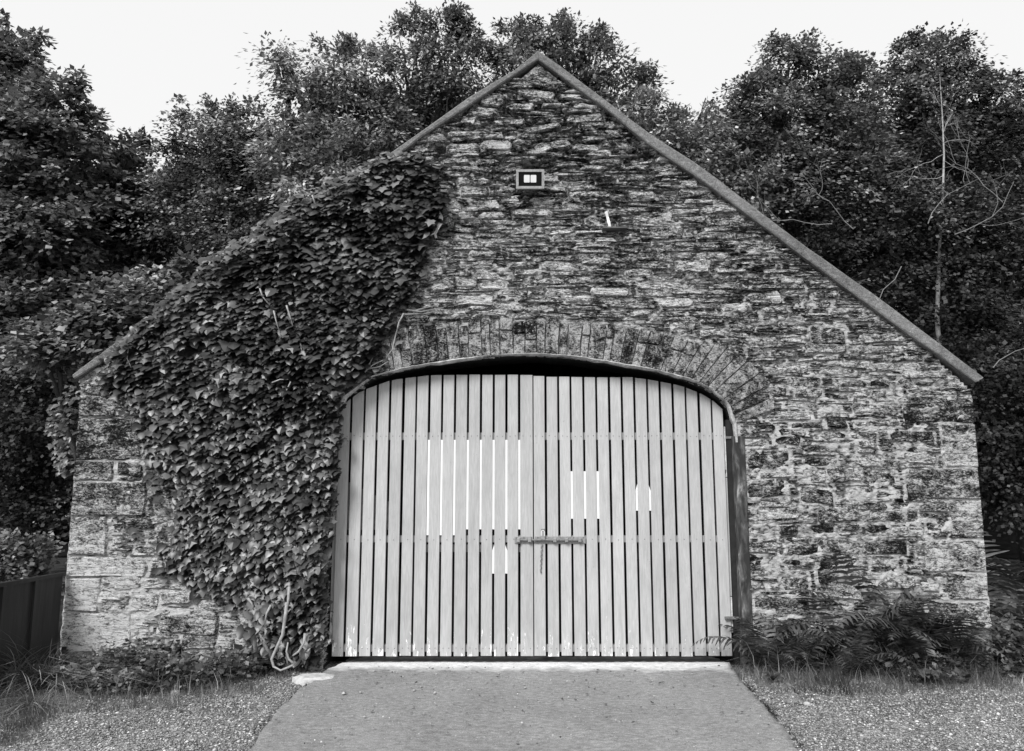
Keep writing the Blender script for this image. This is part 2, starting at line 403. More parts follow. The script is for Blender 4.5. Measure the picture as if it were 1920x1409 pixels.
# mortar core: displaced sheet with the arch cut out, plus reveals and returns
CS = .03; x0, x1, z0, z1 = -4.05, 4.3, -.12, 5.2
nx, nz = int((x1-x0)/CS), int((z1-z0)/CS)
HOLES = [(1212, 293, 15, 8), (1188, 287, 8, 8), (994, 309, 24, 6), (824, 281, 10, 8), (775, 330, 5, 4), (290, 1219, 46, 4), (334, 1229, 7, 11), (1394, 430, 8, 4), (985, 365, 22, 5)]
def hollow(x, z):
    px, py = proj((x, 0, z))
    return any(((px-a)/c_)**2+((py-b)/d_)**2 < 1 for a, b, c_, d_ in HOLES)
def core_y(x, z):
    if hollow(x, z): return .16
    if inpoly(x, z, ring): return .010+.010*n3(x, 0, z*1.6, 9)
    lowright = max(0., min(1., (x-.5)/1.5))*max(0, min(1, (3.4-z)/1.2)); low = max(0, min(1, (1.6-z)/1.0))
    k = max(lowright, low*.9, .75*max(0, min(1, (4.3-z)/.8)))
    return .026-.022*k+.020*n3(x, 0, z*1.6, 7)+.012*n3(x, 4, z*2, 21)
idx = {}; V = []; Fq = []
for j in range(nz):
    for i in range(nx):
        cx, cz = x0+(i+.5)*CS, z0+(j+.5)*CS
        if not inpoly(cx, cz, gable) or inpoly(cx, cz, opening): continue
        q = []
        for a, b in ((i, j), (i+1, j), (i+1, j+1), (i, j+1)):
            if (a, b) not in idx:
                x, z = x0+a*CS, z0+b*CS; idx[(a, b)] = len(V); V.append((x, core_y(x, z), z))
            q.append(idx[(a, b)])
        Fq.append(tuple(q))
b = len(V)
outl = [p for p in gable]
for (x, z) in outl:
    for y in (.05, .5): V.append((x, y, z))
for i in range(len(outl)-1): k = b+2*i; Fq.append((k, k+2, k+3, k+1))
core = mk('gable_wall', V, Fq, M['mortar'], barn, origin=(0, 0, GZ))

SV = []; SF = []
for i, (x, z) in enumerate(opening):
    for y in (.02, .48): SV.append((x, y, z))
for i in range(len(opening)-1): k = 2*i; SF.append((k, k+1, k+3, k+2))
M['soffit'] = plain('shade_toned_soffit', .035, .95, .1, .5, 14, bump=.01)  # soffit colour darkened to stand for the shade above the doors
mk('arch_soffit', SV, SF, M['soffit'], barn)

# stones
def stone_mesh(outline, cx, cz, proud, chamf=.012, tilt=(0, 0), jit=.006):
    n = len(outline); V = []
    for x, z in outline: V.append((x, .10, z))
    for x, z in outline: V.append((x, .018-proud*.5+random.uniform(-.004, .004), z))
    for x, z in outline:
        dx, dz = cx-x, cz-z; L = math.hypot(dx, dz)+1e-6; c = min(chamf*random.uniform(.6, 1.6), L*.45)
        V.append((x+dx/L*c, -proud+tilt[0]*(x-cx)+tilt[1]*(z-cz)+random.uniform(-jit, jit), z+dz/L*c))
    V.append((cx, -proud-random.uniform(-.006, .01), cz))
    Fc = []
    for i in range(n):
        j = (i+1) % n
        Fc += [(i, j, n+j, n+i), (n+i, n+j, 2*n+j, 2*n+i), (2*n+i, 2*n+j, 3*n)]
    return V, Fc
def rect_outline(xa, xb, za, zb, wob, gap):
    xa += gap; xb -= gap; za += gap*.7; zb -= gap*.7; w, h = xb-xa, zb-za
    sl1, sl2 = random.uniform(-1, 1)*wob*h*.5, random.uniform(-1, 1)*wob*h*.5
    k = 3 if w > .12 else 2; pts = []
    c = min(.35*h, .025)
    for i in range(k+1):
        u = i/k; xx = xa+(w)*u
        if i == 0: pts += [(xa+random.uniform(0, wob*.05), za+c+sl1*-1*0), (xa+c*random.uniform(.5, 2), za)]
        elif i == k: pts += [(xb-c*random.uniform(.5, 2), za+sl1), (xb-random.uniform(0, wob*.05), za+c+sl1)]
        else: pts.append((xx+random.uniform(-.02, .02), za+sl1*u+random.uniform(-1, 1)*wob*h*.16))
    for i in range(k+1):
        u = 1-i/k; xx = xa+w*u
        if i == 0: pts += [(xb-random.uniform(0, wob*.06), zb-c+sl2), (xb-c*random.uniform(.5, 2.5), zb+sl2)]
        elif i == k: pts += [(xa+c*random.uniform(.5, 2.5), zb), (xa+random.uniform(0, wob*.05), zb-c)]
        else: pts.append((xx+random.uniform(-.02, .02), zb+sl2*u+random.uniform(-1, 1)*wob*h*.16))
    return pts
stones = []      # (visible size, V, F, name)
GX, GH = .05, .024
gx, gz = int((x1-x0)/GX), int((z1-z0)/GH)
occ = np.ones((gx, gz), bool)
for i in range(gx):
    for j in range(gz):
        cx, cz = x0+(i+.5)*GX, z0+(j+.5)*GH
        if inpoly(cx, cz, gable) and not inpoly(cx, cz, opening) and not inpoly(cx, cz, ring) and not hollow(cx, cz): occ[i, j] = False
def ivy_hidden(x, z): return False
# quoins at both corners and at the jambs
def quoins(side, ztop, zs=-.10):
    z = zs; k = 0
    while z < ztop-.12:
        h = random.uniform(.17, .40); h = min(h, ztop-z)
        w = (.30, .58)[k % 2]*random.uniform(.85, 1.2); k += 1
        g = .006
        e0, e1 = edgeX(z, side), edgeX(z+h, side)
        if side > 0: pts = [(e0-w, z+g), (e0-w*.5, z+g), (e0-.004, z+g), (e1-.002, z+h*.5), (e1-.004, z+h-g), (e0-w*.5, z+h-g*random.uniform(.5, 2)), (e0-w+random.uniform(-.02, .03), z+h-g), (e0-w-.01, z+h*.5)]
        else: pts = [(e0+.004, z+g), (e0+w*.5, z+g), (e0+w, z+g), (e0+w+.01, z+h*.5), (e0+w-random.uniform(-.02, .03), z+h-g), (e0+w*.5, z+h-g*random.uniform(.5, 2)), (e1+.004, z+h-g), (e0+.002, z+h*.5)]
        cx = sum(p[0] for p in pts)/8; cz = sum(p[1] for p in pts)/8
        V, Fc = stone_mesh(pts, cx, cz, random.uniform(.004, .016), .012, (0, 0), .004)
        # block continues round the corner
        V = [(v[0], (.42 if (v[1] == .10) else v[1]), v[2]) for v in V]
        stones.append((w*h*3, V, Fc, 'quoin_stone'))
        xa, xb = min(p[0] for p in pts), max(p[0] for p in pts)
        occ[max(0, int(math.ceil((xa-x0)/GX-.5))):int(math.ceil((xb-x0)/GX-.5)), max(0, int(math.ceil((z-z0)/GH-.5))):int(math.ceil((z+h-z0)/GH-.5))] = True
        z += h
quoins(1, W2(1824, 742)[1]); quoins(-1, W2(150, 715)[1])
def place(i, j, w, h):
    if i+w > gx or j+h > gz or occ[i:i+w, j:j+h].any(): return False
    occ[i:i+w, j:j+h] = True
    xa, xb = x0+i*GX, x0+(i+w)*GX; za, zb = z0+j*GH, z0+(j+h)*GH
    wob = 1.3 if za > 2.4 else .8
    dz = random.uniform(-.3, .3)*GH
    big = w*h > 14
    o = rect_outline(xa-random.uniform(0, .016), xb+random.uniform(0, .016), za+dz, zb+dz*.5, wob if not big else .45, random.uniform(.002, .007))
    cx, cz = (xa+xb)/2, (za+zb)/2+dz*.7
    pr = random.uniform(-.006, .020)+.012*max(0, min(1, (za-3.9)/.6))*random.random() if za > 2.2 else random.uniform(-.006, .018)
    ro = random.gauss(0, .02+.05*max(0, min(1, (za-3.2)/1.2)))
    if h <= 5: o = [(cx+(x-cx)-(z_-cz)*ro, cz+(z_-cz)+(x-cx)*ro) for x, z_ in o]
    V, Fc = stone_mesh(o, cx, cz, pr, .014, (random.uniform(-.06, .06), random.uniform(-.25, .35)*(.5 if big else 1)), .006)
    stones.append((w*h*GX*GH, V, Fc, 'stone')); return True
def zone_sizes(z, x):
    if z < 1.7: return [(9, 10), (8, 8), (7, 7), (10, 6), (6, 6), (5, 5), (8, 5), (6, 4)]
    if z < 2.7: return [(7, 7), (6, 5), (8, 4), (6, 3), (5, 3), (8, 3)]
    return [(7, 4), (6, 4), (5, 3), (7, 3), (6, 2), (8, 2), (6, 2)]
cells = [(i, j) for i in range(gx) for j in range(gz) if not occ[i, j]]
random.shuffle(cells)
for k, (i, j) in enumerate(cells):                       # large stones first, sparsely
    z = z0+j*GH; pr = .055 if z < 1.7 else .03
    if random.random() > pr*3: continue
    w, h = random.choice(zone_sizes(z, 0)); place(i, j, w, h)
for sizes in ([(5, 3), (6, 2), (4, 3), (7, 2)], [(5, 2), (6, 1), (4, 2), (3, 2), (7, 1)], [(4, 1), (3, 1), (2, 2)], [(2, 1)], [(1, 1)]):
    random.shuffle(cells)
    for (i, j) in cells:
        if not occ[i, j]:
            w, h = random.choice(sizes)
            if z0+j*GH > 2.0 and h > 1 and random.random() < .55: h -= 1; w += random.choice((0, 1, 2))
            place(i, j, w, h)
ivypoly_px = [(190, 712), (208, 640), (300, 566), (400, 480), (450, 445), (560, 374), (640, 322), (700, 286), (752, 274), (790, 290), (815, 330), (832, 378), (818, 430), (800, 470), (782, 520), (768, 560),
              (742, 592), (722, 622), (705, 650), (690, 682), (665, 706), (646, 724), (638, 770), (640, 830), (630, 900), (624, 960), (616, 1050), (613, 1150), (606, 1205), (590, 1238), (560, 1246), (530, 1238), (500, 1200), (476, 1160), (430, 1112),
              (378, 1082), (335, 1070), (312, 1040), (338, 1000), (330, 950), (318, 900), (296, 860), (285, 820), (262, 780), (238, 745), (215, 715)]
def covered(V):
    c = np.mean(V, axis=0); px, py = proj((c[0], 0, c[2]))
    return inpoly(px-25*(1 if px < 450 else -1), py, ivypoly_px)
vis = [s for s in stones if not covered(s[1])]; hid = [s for s in stones if covered(s[1])]
vis.sort(key=lambda s: -s[0])
nq = [s for s in vis if s[3] == 'quoin_stone']; ns = [s for s in vis if s[3] == 'stone']
for s in nq+ns[:290]:
    c = np.mean(s[1], axis=0); mk(s[3], s[1], s[2], M['stone'], core, origin=(c[0], .04, c[2]))
ao = [W2(*p) for p in ((958, 166), (1012, 168), (1062, 164), (1036, 140), (1009, 119), (984, 140))]
V, Fc = stone_mesh(ao, W2(1009, 146)[0], W2(1009, 146)[1], .012, .012, (0, 0), .004); mk('stone', V, Fc, M['stone'], core)
rest = MB()
for s in ns[290:]+hid: rest.add(s[1], s[2])
tag(rest.out('small_stones', M['stone'], core, origin=(0, 0, 0)), kind='stuff')
# black hollow between stones near the right rake is left by two missing stones; voussoirs
NV = 37
ti = np.linspace(0, 1, NV+1)
ia = np.array([W2(*a) for a, b in VP_]); oa = np.array([W2(*b) for a, b in VP_])
ds = np.concatenate([[0], np.cumsum(np.hypot(*(np.diff((ia+oa)/2, axis=0).T)))]); ds /= ds[-1]
cuts = ti+np.concatenate([[0], RNG.uniform(-.006, .006, NV-1), [0]])
def at(t, A): return np.array([np.interp(t, ds, A[:, 0]), np.interp(t, ds, A[:, 1])])
for k in range(NV):
    a, b_ = cuts[k]+.0005, cuts[k+1]-.0005
    i0, i1, o0, o1 = at(a, ia), at(b_, ia), at(a, oa), at(b_, oa)
    ext = random.uniform(-.13, .07)
    o0 = o0+(o0-i0)*ext; o1 = o1+(o1-i1)*ext
    halves = [(0, 1)] if random.random() < .72 else ([(0, .42), (.44, 1)] if random.random() < .5 else [(0, .62), (.64, 1)])
    for (u, v) in halves:
        q = [i0+(o0-i0)*u, i1+(o1-i1)*u, i1+(o1-i1)*v, o0*v+i0*(1-v)]
        pts = []
        for m_ in range(4):
            A, B = q[m_], q[(m_+1) % 4]; pts.append(tuple(A+(B-A)*.08)); pts.append(tuple(A+(B-A)*random.uniform(.4, .6)+RNG.uniform(-.003, .003, 2))); pts.append(tuple(A+(B-A)*.92))
        cx = sum(p[0] for p in pts)/12; cz = sum(p[1] for p in pts)/12
        V, Fc = stone_mesh(pts, cx, cz, random.uniform(.010, .022), .006, (0, 0), .004)
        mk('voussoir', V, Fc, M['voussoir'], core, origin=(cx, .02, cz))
# rough render lip hanging under the arch
V = []; Fc = []; lipn = 150
lp = np.array(archw[1:]); ld = np.concatenate([[0], np.cumsum(np.hypot(*(np.diff(lp, axis=0).T)))])
for i in range(lipn+1):
    d = ld[-1]*i/lipn; x, z = np.interp(d, ld, lp[:, 0]), np.interp(d, ld, lp[:, 1])
    tx = np.interp(min(d+.05, ld[-1]), ld, lp[:, 0])-np.interp(max(d-.05, 0), ld, lp[:, 0]); tz = np.interp(min(d+.05, ld[-1]), ld, lp[:, 1])-np.interp(max(d-.05, 0), ld, lp[:, 1])
    L = math.hypot(tx, tz); nx_, nz_ = -tz/L, tx/L
    th = .016+.014*n3(d, 0, 0, 3.1)+.010*n3(d, 2, 0, 11); dr = .012*n3(d, 7, 0, 2.5)
    a = (x+nx_*.018, z+nz_*.018); b_ = (x-nx_*(th+dr-.012), z-nz_*(th+dr-.012))
    V += [(a[0], -.006, a[1]), ((a[0]+b_[0])/2, -.035-.008*n3(d, 3, 0, 9), (a[1]+b_[1])/2), (b_[0], -.018, b_[1]), (b_[0], .03, b_[1]), (a[0], .03, a[1])]
for i in range(lipn):
    for k in range(4): c = i*5+k; Fc.append((c, c+1, c+6, c+5))
M['lip'] = plain('lime_render_edge', .42, .9, .1, .55, 22, bump=.008)
mk('arch_lip', V, Fc, M['lip'], barn)
# coping: cast lengths along both rakes
def coping(top, bot, n):
    tx = [p[0] for p in top]; ty = [p[1] for p in top]
    bx = [p[0] for p in bot]; by = [p[1] for p in bot]
    xs = np.linspace(0, 1, n*4+1)
    T = [P(tx[0]+(tx[-1]-tx[0])*u, float(np.interp(tx[0]+(tx[-1]-tx[0])*u, tx, ty)), -.045) for u in xs]
    B = [P(bx[0]+(bx[-1]-bx[0])*u, float(np.interp(bx[0]+(bx[-1]-bx[0])*u, bx, by))-10.5, -.045) for u in xs]
    for s in range(n):
        V = []; Fc = []
        for q in range(5):
            t, b_ = T[s*4+q], B[s*4+q]; jx = .004*n3(t.x, 0, t.z, 4); d = (t-b_).normalized()
            e = 0 if (q in (0, 4) and abs(t.x-P(1009, 95, -.045).x) < .01) else .0015 if q == 0 else (-.0015 if q == 4 else 0)
            A = (T[s*4+min(q, 3)+1]-T[s*4+min(q, 3)]).normalized()*e
            jx += .006*n3(t.x, 2, t.z, 9)
            V += [tuple(b_+A+d*jx), tuple(b_+d*.012+A+Vector((0, -.008, 0))), tuple(t-d*.014+A+Vector((0, -.008, 0))+d*jx), tuple(t+A+Vector((0, .008, 0))+d*jx), tuple(t+A+Vector((0, .52, .0))), tuple(b_+A+Vector((0, .52, 0)))]
        for q in range(4):
            for k in range(6): Fc.append((q*6+k, q*6+(k+1) % 6, q*6+6+(k+1) % 6, q*6+6+k))
        Fc += [(0, 1, 2, 3, 4, 5), tuple(24+k for k in (5, 4, 3, 2, 1, 0))]
        mk('coping_stone', V, Fc, M['coping'], barn)
coping(TOPL, [(140, 722), (205, 682), (470, 502), (755, 296), (794, 264), (887, 204), (981, 141), (1009, 123)], 5)
coping([(1009.5, 95)]+TOPR[1:], [(1009.5, 123), (1044, 149), (1137, 216), (1216, 282), (1294, 334), (1365, 386), (1565, 536), (1712, 644), (1830, 728)], 5)
# roof slopes, side and rear walls, inside floor
ap = P(1009, 112); el = P(140, 715); er = P(1832, 720); D = 9.0
m = MB(); m.add([(el.x-.1, .45, el.z-.05), (ap.x, .45, ap.z-.04), (ap.x, D, ap.z-.04), (el.x-.1, D, el.z-.05), (el.x-.1, .45, el.z-.13), (ap.x, .45, ap.z-.12), (ap.x, D, ap.z-.12), (el.x-.1, D, el.z-.13)], [(0, 1, 2, 3), (7, 6, 5, 4), (0, 4, 5, 1), (0, 3, 7, 4), (3, 2, 6, 7)]); m.out('roof', M['slate'], barn)
m = MB(); m.add([(er.x+.1, .45, er.z-.05), (ap.x, .45, ap.z-.04), (ap.x, D, ap.z-.04), (er.x+.1, D, er.z-.05), (er.x+.1, .45, er.z-.13), (ap.x, .45, ap.z-.12), (ap.x, D, ap.z-.12), (er.x+.1, D, er.z-.13)], [(3, 2, 1, 0), (4, 5, 6, 7), (1, 5, 4, 0), (4, 7, 3, 0), (7, 6, 2, 3)]); m.out('roof', M['slate'], barn)
for sx, e in ((-1, el), (1, er)):
    m = MB(); xo = edgeX(1.0, sx); m.box((min(xo, xo-sx*.45)+sx*-.0, .47, GZ-.1), (max(xo, xo-sx*.45), D, e.z-.1)); m.out('side_wall', M['mortar'], barn)
V, Fc = prism([(-3.9, GZ-.1), (4.0, GZ-.1), (4.0, er.z-.1), (ap.x, ap.z-.1), (-3.9, el.z-.1)], D-.4, D-.002); mk('rear_wall', V, Fc, M['dark'], barn)
m = MB(); m.box((-3.5, .56, GZ-.02), (3.6, D-.42, -.03)); m.out('inside_floor', M['dark'], barn)

# ---- doors
YD = .12; YF = YD; TH = .022
GL = [645, 671, 696, 721, 747, 772, 798, 823, 848, 874, 899, 924, 949, 974]
GR = [1000+v/4.026 for v in (103, 205, 305, 406, 507, 608, 709, 808, 910, 1010, 1110, 1213, 1315, 1415)]
TOPS = [(644, 762), (647, 757), (667, 740), (670, 737), (692, 728), (717, 719), (742, 711), (766, 709), (788, 706), (812, 703), (1003, 703)]
TOPS2 = [(1003, 706), (1188, 708), (1213, 711), (1236, 715), (1258, 719), (1282, 725), (1306, 734), (1329, 746), (1343, 757), (1355, 768)]
def wx(px): return P(px, 1226, YD).x
def topz(x, T):
    px, _ = proj((x, YD, 2.3)); py = interp(px, T); px, _ = proj((x, YD, P(px, py, YD).z)); return P(px, interp(px, T), YD).z
gw = 2.1
def leaf(name, edges, T, label):
    g = empty(name, (wx((edges[0]+edges[-1])/2), YD, 0), barn); g['label'] = label
    zb = P(800, 1231, YD).z
    nails = MB(); gaps = []
    for i in range(len(edges)-1):
        a = wx(edges[i])+(gw/213 if i else .001); b_ = wx(edges[i+1])-(gw/213 if i < len(edges)-2 else .001)
        a += random.uniform(-.0015, .0015); b_ += random.uniform(-.0015, .0015)
        dy = random.uniform(-.002, .002); dz = random.uniform(-.004, .004)
        za, zc, zm = topz(a, T), topz(b_, T), topz((a+b_)/2, T)
        j = random.uniform(-.003, .003); bv = .0025; bl = random.uniform(-.002, .002)
        out = [(a, zb+dz), (b_, zb+dz), (b_+bl, zc+j), ((a+b_)/2+bl, zm+j), (a+bl, za+j)]
        cx_, cz_ = (a+b_)/2, 1.2; n = 5
        V = [(x, YD+TH+dy, z) for x, z in out]+[(x, YD+bv+dy, z) for x, z in out]
        V += [(x+(bv if x < cx_-.01 else (-bv if x > cx_+.01 else 0)), YD+dy, z+(bv if z < cz_ else -bv)) for x, z in out]
        Fc = [tuple(range(n-1, -1, -1)), tuple(range(2*n, 3*n))]
        for q in range(n): r_ = (q+1) % n; Fc += [(q, r_, n+r_, n+q), (n+q, n+r_, 2*n+r_, 2*n+q)]
        mk('plank', V, Fc, M['paint'], g, origin=(cx_, YD, zb))
        if i < len(edges)-2: gaps.append(edges[i+1])
        for py in (818, 1012, 1216):
            z = P(900, py, YD).z
            for xx in ((a+.022, b_-.022) if py != 1012 else ((a+b_)/2+random.uniform(-.006, .006),)):
                c = Vector((xx+random.uniform(-.004, .004), YD-.002+dy, z+random.uniform(-.004, .004)))
                k = len(nails.V); rr = .0045
                nails.V += [tuple(c+Vector((math.cos(t*math.pi/3)*rr, 0, math.sin(t*math.pi/3)*rr))) for t in range(6)]; nails.F.append(tuple(range(k, k+6)))
                k2 = len(nails.V); nails.V += [(v[0], YD+.004, v[2]) for v in nails.V[k:k2]]
                for t in range(6): u = (t+1) % 6; nails.F.append((k+t, k2+t, k2+u, k+u))
    nails.out('nail', M['iron'], g)['kind'] = 'stuff'
    xa, xb = wx(edges[0]), wx(edges[-1])
    for pa, pb in ((811, 825), (1005, 1018), (1210, 1224)):
        m = MB(); m.box((xa+.004, YD+TH+.003, P(900, pb, YD).z), (xb-.004, YD+TH+.06, P(900, pa, YD).z), .003); m.out('rail', M['rail'], g)
    return g, gaps
EL = [622]+GL+[1000.4]; ER = [1001.6]+GR+[1373.3]
dl, gl_ = leaf('door_leaf', EL, TOPS, 'left leaf of the grey slatted door'); dr, gr_ = leaf('door_leaf', ER, TOPS2, 'right leaf of the grey slatted door')
def infill(g, px, pts_y, depth=.006):
    """white strip set into a gap between planks: (top px y, bottom px y)"""
    x = wx(px)-.0; w = gw/213+.0
    zt, zb_ = P(px, pts_y[0], YD).z, P(px, pts_y[1], YD).z
    slope = pts_y[2] if len(pts_y) > 2 else 0
    V, Fc = prism([(x-w, zb_), (x+w, zb_), (x+w, zt+(slope < 0)*slope), (x-w, zt-(slope > 0)*slope)], YD+depth, YD+TH+.0015)
    mk('gap_strip', V, Fc, M['white'], g)
for k, px in enumerate(gl_[6:14]): infill(dl, px, (825, 1004) if k < 3 else (825, 993))
infill(dl, 924, (1022, 1076, .05)); infill(dl, 949, (1022, 1076, -.05))
for px in gr_[2:5]: infill(dr, px, (884, 973))
infill(dr, gr_[7], (908, 958, .06)); infill(dr, gr_[8], (908, 958, -.06))
M['midgrey'] = plain('weathered_backing', .16, .8, .2, .4, 30)
for k in range(0, 4):
    x = wx(gl_[k]); m = MB(); m.box((x-.012, YD+.03, P(700, 994, YD).z), (x+.004, YD+.05, P(700, 905+k*12, YD).z)); m.out('backing_strip', M['midgrey'], dl)
for k in range(6, 14):
    x = wx(gl_[k]); m = MB(); m.box((x-.012, YD+.026, P(700, 1036, YD).z), (x+.012, YD+.05, P(700, 1022, YD).z)); m.out('backing_strip', M['midgrey'], dl)
# outer stiles behind the planks
def stile(g, x0_, x1_, pz0, pz1, m_, nm='stile'):
    m = MB(); m.box((x0_, YD+TH+.002, P(900, pz1, YD).z), (x1_, YD+TH+.07, P(900, pz0, YD).z), .005); return m.out(nm, m_, g)
xl, xr = wx(622), wx(1373)
stile(dl, xl-.035, xl+.05, 868, 1148, M['paint']); stile(dl, xl-.034, xl+.048, 1149, 1206, M['peel'])
stile(dl, xl-.033, xl+.048, 800, 867, M['peel'])
stile(dr, xr-.05, xr+.054, 896, 1120, M['paint']); stile(dr, xr-.049, xr+.052, 1121, 1188, M['peel']); stile(dr, xr-.049, xr+.050, 800, 895, M['peel'])
# jamb posts
m = MB(); a = P(1392, 1150, -.02); b_ = P(1384, 818, -.02)
V = []; xj = [(a.x, a.x+.115, GZ-.05), (b_.x+.005, b_.x+.115, b_.z)]
m.box((a.x-.0, -.02, GZ), (a.x+.085, .09, b_.z), .008); m.out('jamb_post', M['post'], barn)
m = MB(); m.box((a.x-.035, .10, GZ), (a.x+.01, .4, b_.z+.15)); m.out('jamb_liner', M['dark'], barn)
a2 = P(596, 1215, .03); m = MB(); m.box((a2.x-.05, .02, GZ), (a2.x+.045, .2, P(600, 1150, .03).z), .008); m.out('jamb_post', M['post'], barn)
# hinges
def hinge(px, py, sx):
    c = P(px, py, YD-.03); h = empty('hinge', c, barn)
    m = MB(); m.box((c.x-.075, c.y, c.z-.010), (c.x+.085, c.y+.03, c.z+.012), .003); m.out('strap', M['iron'], h)
    m = MB(); m.tube([(c.x+sx*.055, c.y-.006, c.z-.07), (c.x+sx*.055, c.y-.006, c.z+.06)], .013, 8); m.out('pin', M['iron'], h)
hinge(1378, 821, 1); hinge(606, 1205, -1); hinge(1377, 1160, 1); hinge(622, 838, -1)
# slide bolt
bz = P(1030, 1013, YD).z; bo = empty('slide_bolt', (wx(1030), YD, bz), barn)
xa, xb = P(965, 1013, YD).x, P(1098, 1013, YD).x
for (p, q) in ((965, 999.5), (1003, 1098)):
    m = MB(); m.box((P(p, 1013, YD).x, YD-.008, bz-.030), (P(q, 1013, YD).x, YD-.001, bz+.030), .002); m.out('bolt_plate', M['galv'], bo)
m = MB(); m.tube([(xa+.02, YD-.026, bz+.002), (xb-.05, YD-.026, bz+.002)], .0085, 10); m.out('bolt_rod', M['iron'], bo)
for p in (972, 993, 1040, 1062, 1087):
    x = P(p, 1013, YD).x; m = MB(); m.box((x-.014, YD-.040, bz-.017), (x+.014, YD-.0085, bz+.020), .005); m.out('bolt_keeper', M['galv'], bo)
for p in (968, 982, 996, 1008, 1050, 1075, 1094):
    for s_ in (-1, 1):
        x = P(p, 1013, YD).x; m = MB(); m.tube([(x, YD-.0085, bz+s_*.023), (x, YD-.013, bz+s_*.023)], .005, 7); m.out('bolt_head', M['iron'], bo)
# padlock and cord hanging from the bolt: things of their own
pc = P(1018, 1003, YD-.03); pl_ = empty('padlock', (pc.x, pc.y, pc.z-.03)); tag(pl_, 'small brass-bodied padlock with a pale shackle on the door bolt', 'padlock')
pl_['label'] = 'small weathered padlock hanging at the centre of the door bolt'
m = MB(); m.box((pc.x-.020, pc.y-.010, pc.z-.045), (pc.x+.020, pc.y+.008, pc.z-.008), .005); m.out('lock_body', M['galv'], pl_)
m = MB(); m.tube([(pc.x-.013, pc.y, pc.z-.010)]+[(pc.x-.013*math.cos(t), pc.y, pc.z+.020+.016*math.sin(t)) for t in np.linspace(0, math.pi, 9)]+[(pc.x+.013, pc.y, pc.z-.010)], .004, 8); m.out('shackle', M['led'], pl_)
m = MB(); m.box((pc.x-.015, YD-.018, pc.z+.034), (pc.x+.015, YD-.002, pc.z+.048), .003); m.out('staple', M['iron'], pl_)
m = MB(); c0 = P(1016, 1020, YD-.012); c1 = P(1014, 1075, YD-.008)
pts = [c0.lerp(c1, t)+Vector((.004*math.sin(t*40), 0, 0)) for t in np.linspace(0, 1, 30)]
m.tube(pts, [.006+.003*abs(math.sin(t*22)) for t in range(30)], 6)
tag(m.out('hanging_chain', M['iron']), 'short rusty chain dangling below the padlock on the right door leaf', 'chain')

# ------------------------------------------------------------------ floodlight on the gable
yf = -.14; c = P(994, 336, yf); fl_ = empty('floodlight', (c.x, 0, c.z)); tag(fl_, 'rectangular security floodlight with two pale LED squares high on the gable', 'floodlight')
hw, hh = .125, .085
def rrect(hw, hh, r, n=4):
    o = []
    for (sx, sz, a0) in ((1, -1, -90), (1, 1, 0), (-1, 1, 90), (-1, -1, 180)):
        for k in range(n+1):
            a = R(a0+90*k/n); o.append((sx*(hw-r)+r*math.cos(a), sz*(hh-r)+r*math.sin(a)))
    return o
def loc(poly): return [(x+c.x, z+c.z) for x, z in poly]
def lampslab(nm, hw, hh, r, ya, yb, mm, dx=0, dz=0, parent=None):
    V, Fc = prism([(x+dx, z+dz) for x, z in loc(rrect(hw, hh, r))], ya, yb)
    tl = R(-9)
    V = [(v[0], yf+(v[1]-yf)*math.cos(tl)-(v[2]-c.z)*math.sin(tl)*-1, c.z+(v[2]-c.z)*math.cos(tl)+(v[1]-yf)*math.sin(tl)*-1) for v in V]
    return mk(nm, V, Fc, mm, parent or fl_)
lampslab('lamp_housing', hw, hh, .02, yf+.012, yf+.045, M['cast'])
# raised bezel of four bars
for (dx, dz, w_, h_) in ((0, hh-.011, hw, .011), (0, -hh+.011, hw, .011), (-hw+.011, 0, .011, hh-.023), (hw-.011, 0, .011, hh-.023)):
    lampslab('bezel', w_, h_, .004, yf-.002, yf+.0115, M['cast'], dx, dz)
pn = lampslab('lamp_glass', hw-.024, hh-.024, .004, yf+.006, yf+.0118, M['black'])
for dx in (-.029, .029): lampslab('led_panel', .0255, .033, .006, yf+.002, yf+.0058, M['led'], dx, .003)
for k in range(7):
    lampslab('cooling_fin', .004, hh-.02, .002, yf+.046, yf+.07, M['cast'], -.09+.03*k)
m = MB(); m.box((c.x-.03, yf+.07, c.z-.035), (c.x+.03, .01, c.z+.02)); m.out('wall_bracket', M['iron'], fl_)

m = MB(); m.tube([(c.x+.03, -.02, c.z+.02), (c.x+.06, -.03, c.z+.11), (c.x+.05, .0, c.z+.14)], .004, 6); m.out('cable', M['black'], fl_)
# ------------------------------------------------------------------ torn strips, twigs and slate ledge on the wall
def strip(name, pxs, w, y, m_, label, cat):
    pts = [P(a, b, y+.01*math.sin(i*2)) for i, (a, b) in enumerate(pxs)]; V = []; Fc = []
    for i, p in enumerate(pts):
        d = (pts[min(i+1, len(pts)-1)]-pts[max(0, i-1)]).normalized(); n_ = Vector((-d.z, 0, d.x))*w[i]
        V += [tuple(p-n_), tuple(p+n_+Vector((0, -.012, 0))), tuple(p+n_+Vector((0, -.009, 0))), tuple(p-n_+Vector((0, .003, 0)))]
    for i in range(len(pts)-1):
        for k in range(4): a = i*4+k; b = i*4+(k+1) % 4; Fc.append((a, b, b+4, a+4))
    return tag(mk(name, V, Fc, m_), label, cat)
strip('torn_strip', [(824, 397), (827, 408), (825, 420), (820, 430), (816, 440), (818, 447)], [.004, .020, .022, .014, .012, .009], -.05, M['cloth'], 'twisted pale strip of torn plastic caught on the wall beside the ivy edge', 'strip')
strip('torn_strip', [(820, 430), (814, 438), (806, 443)], [.008, .010, .004], -.055, M['cloth'], 'short pointed scrap of torn plastic below the twisted strip', 'strip')
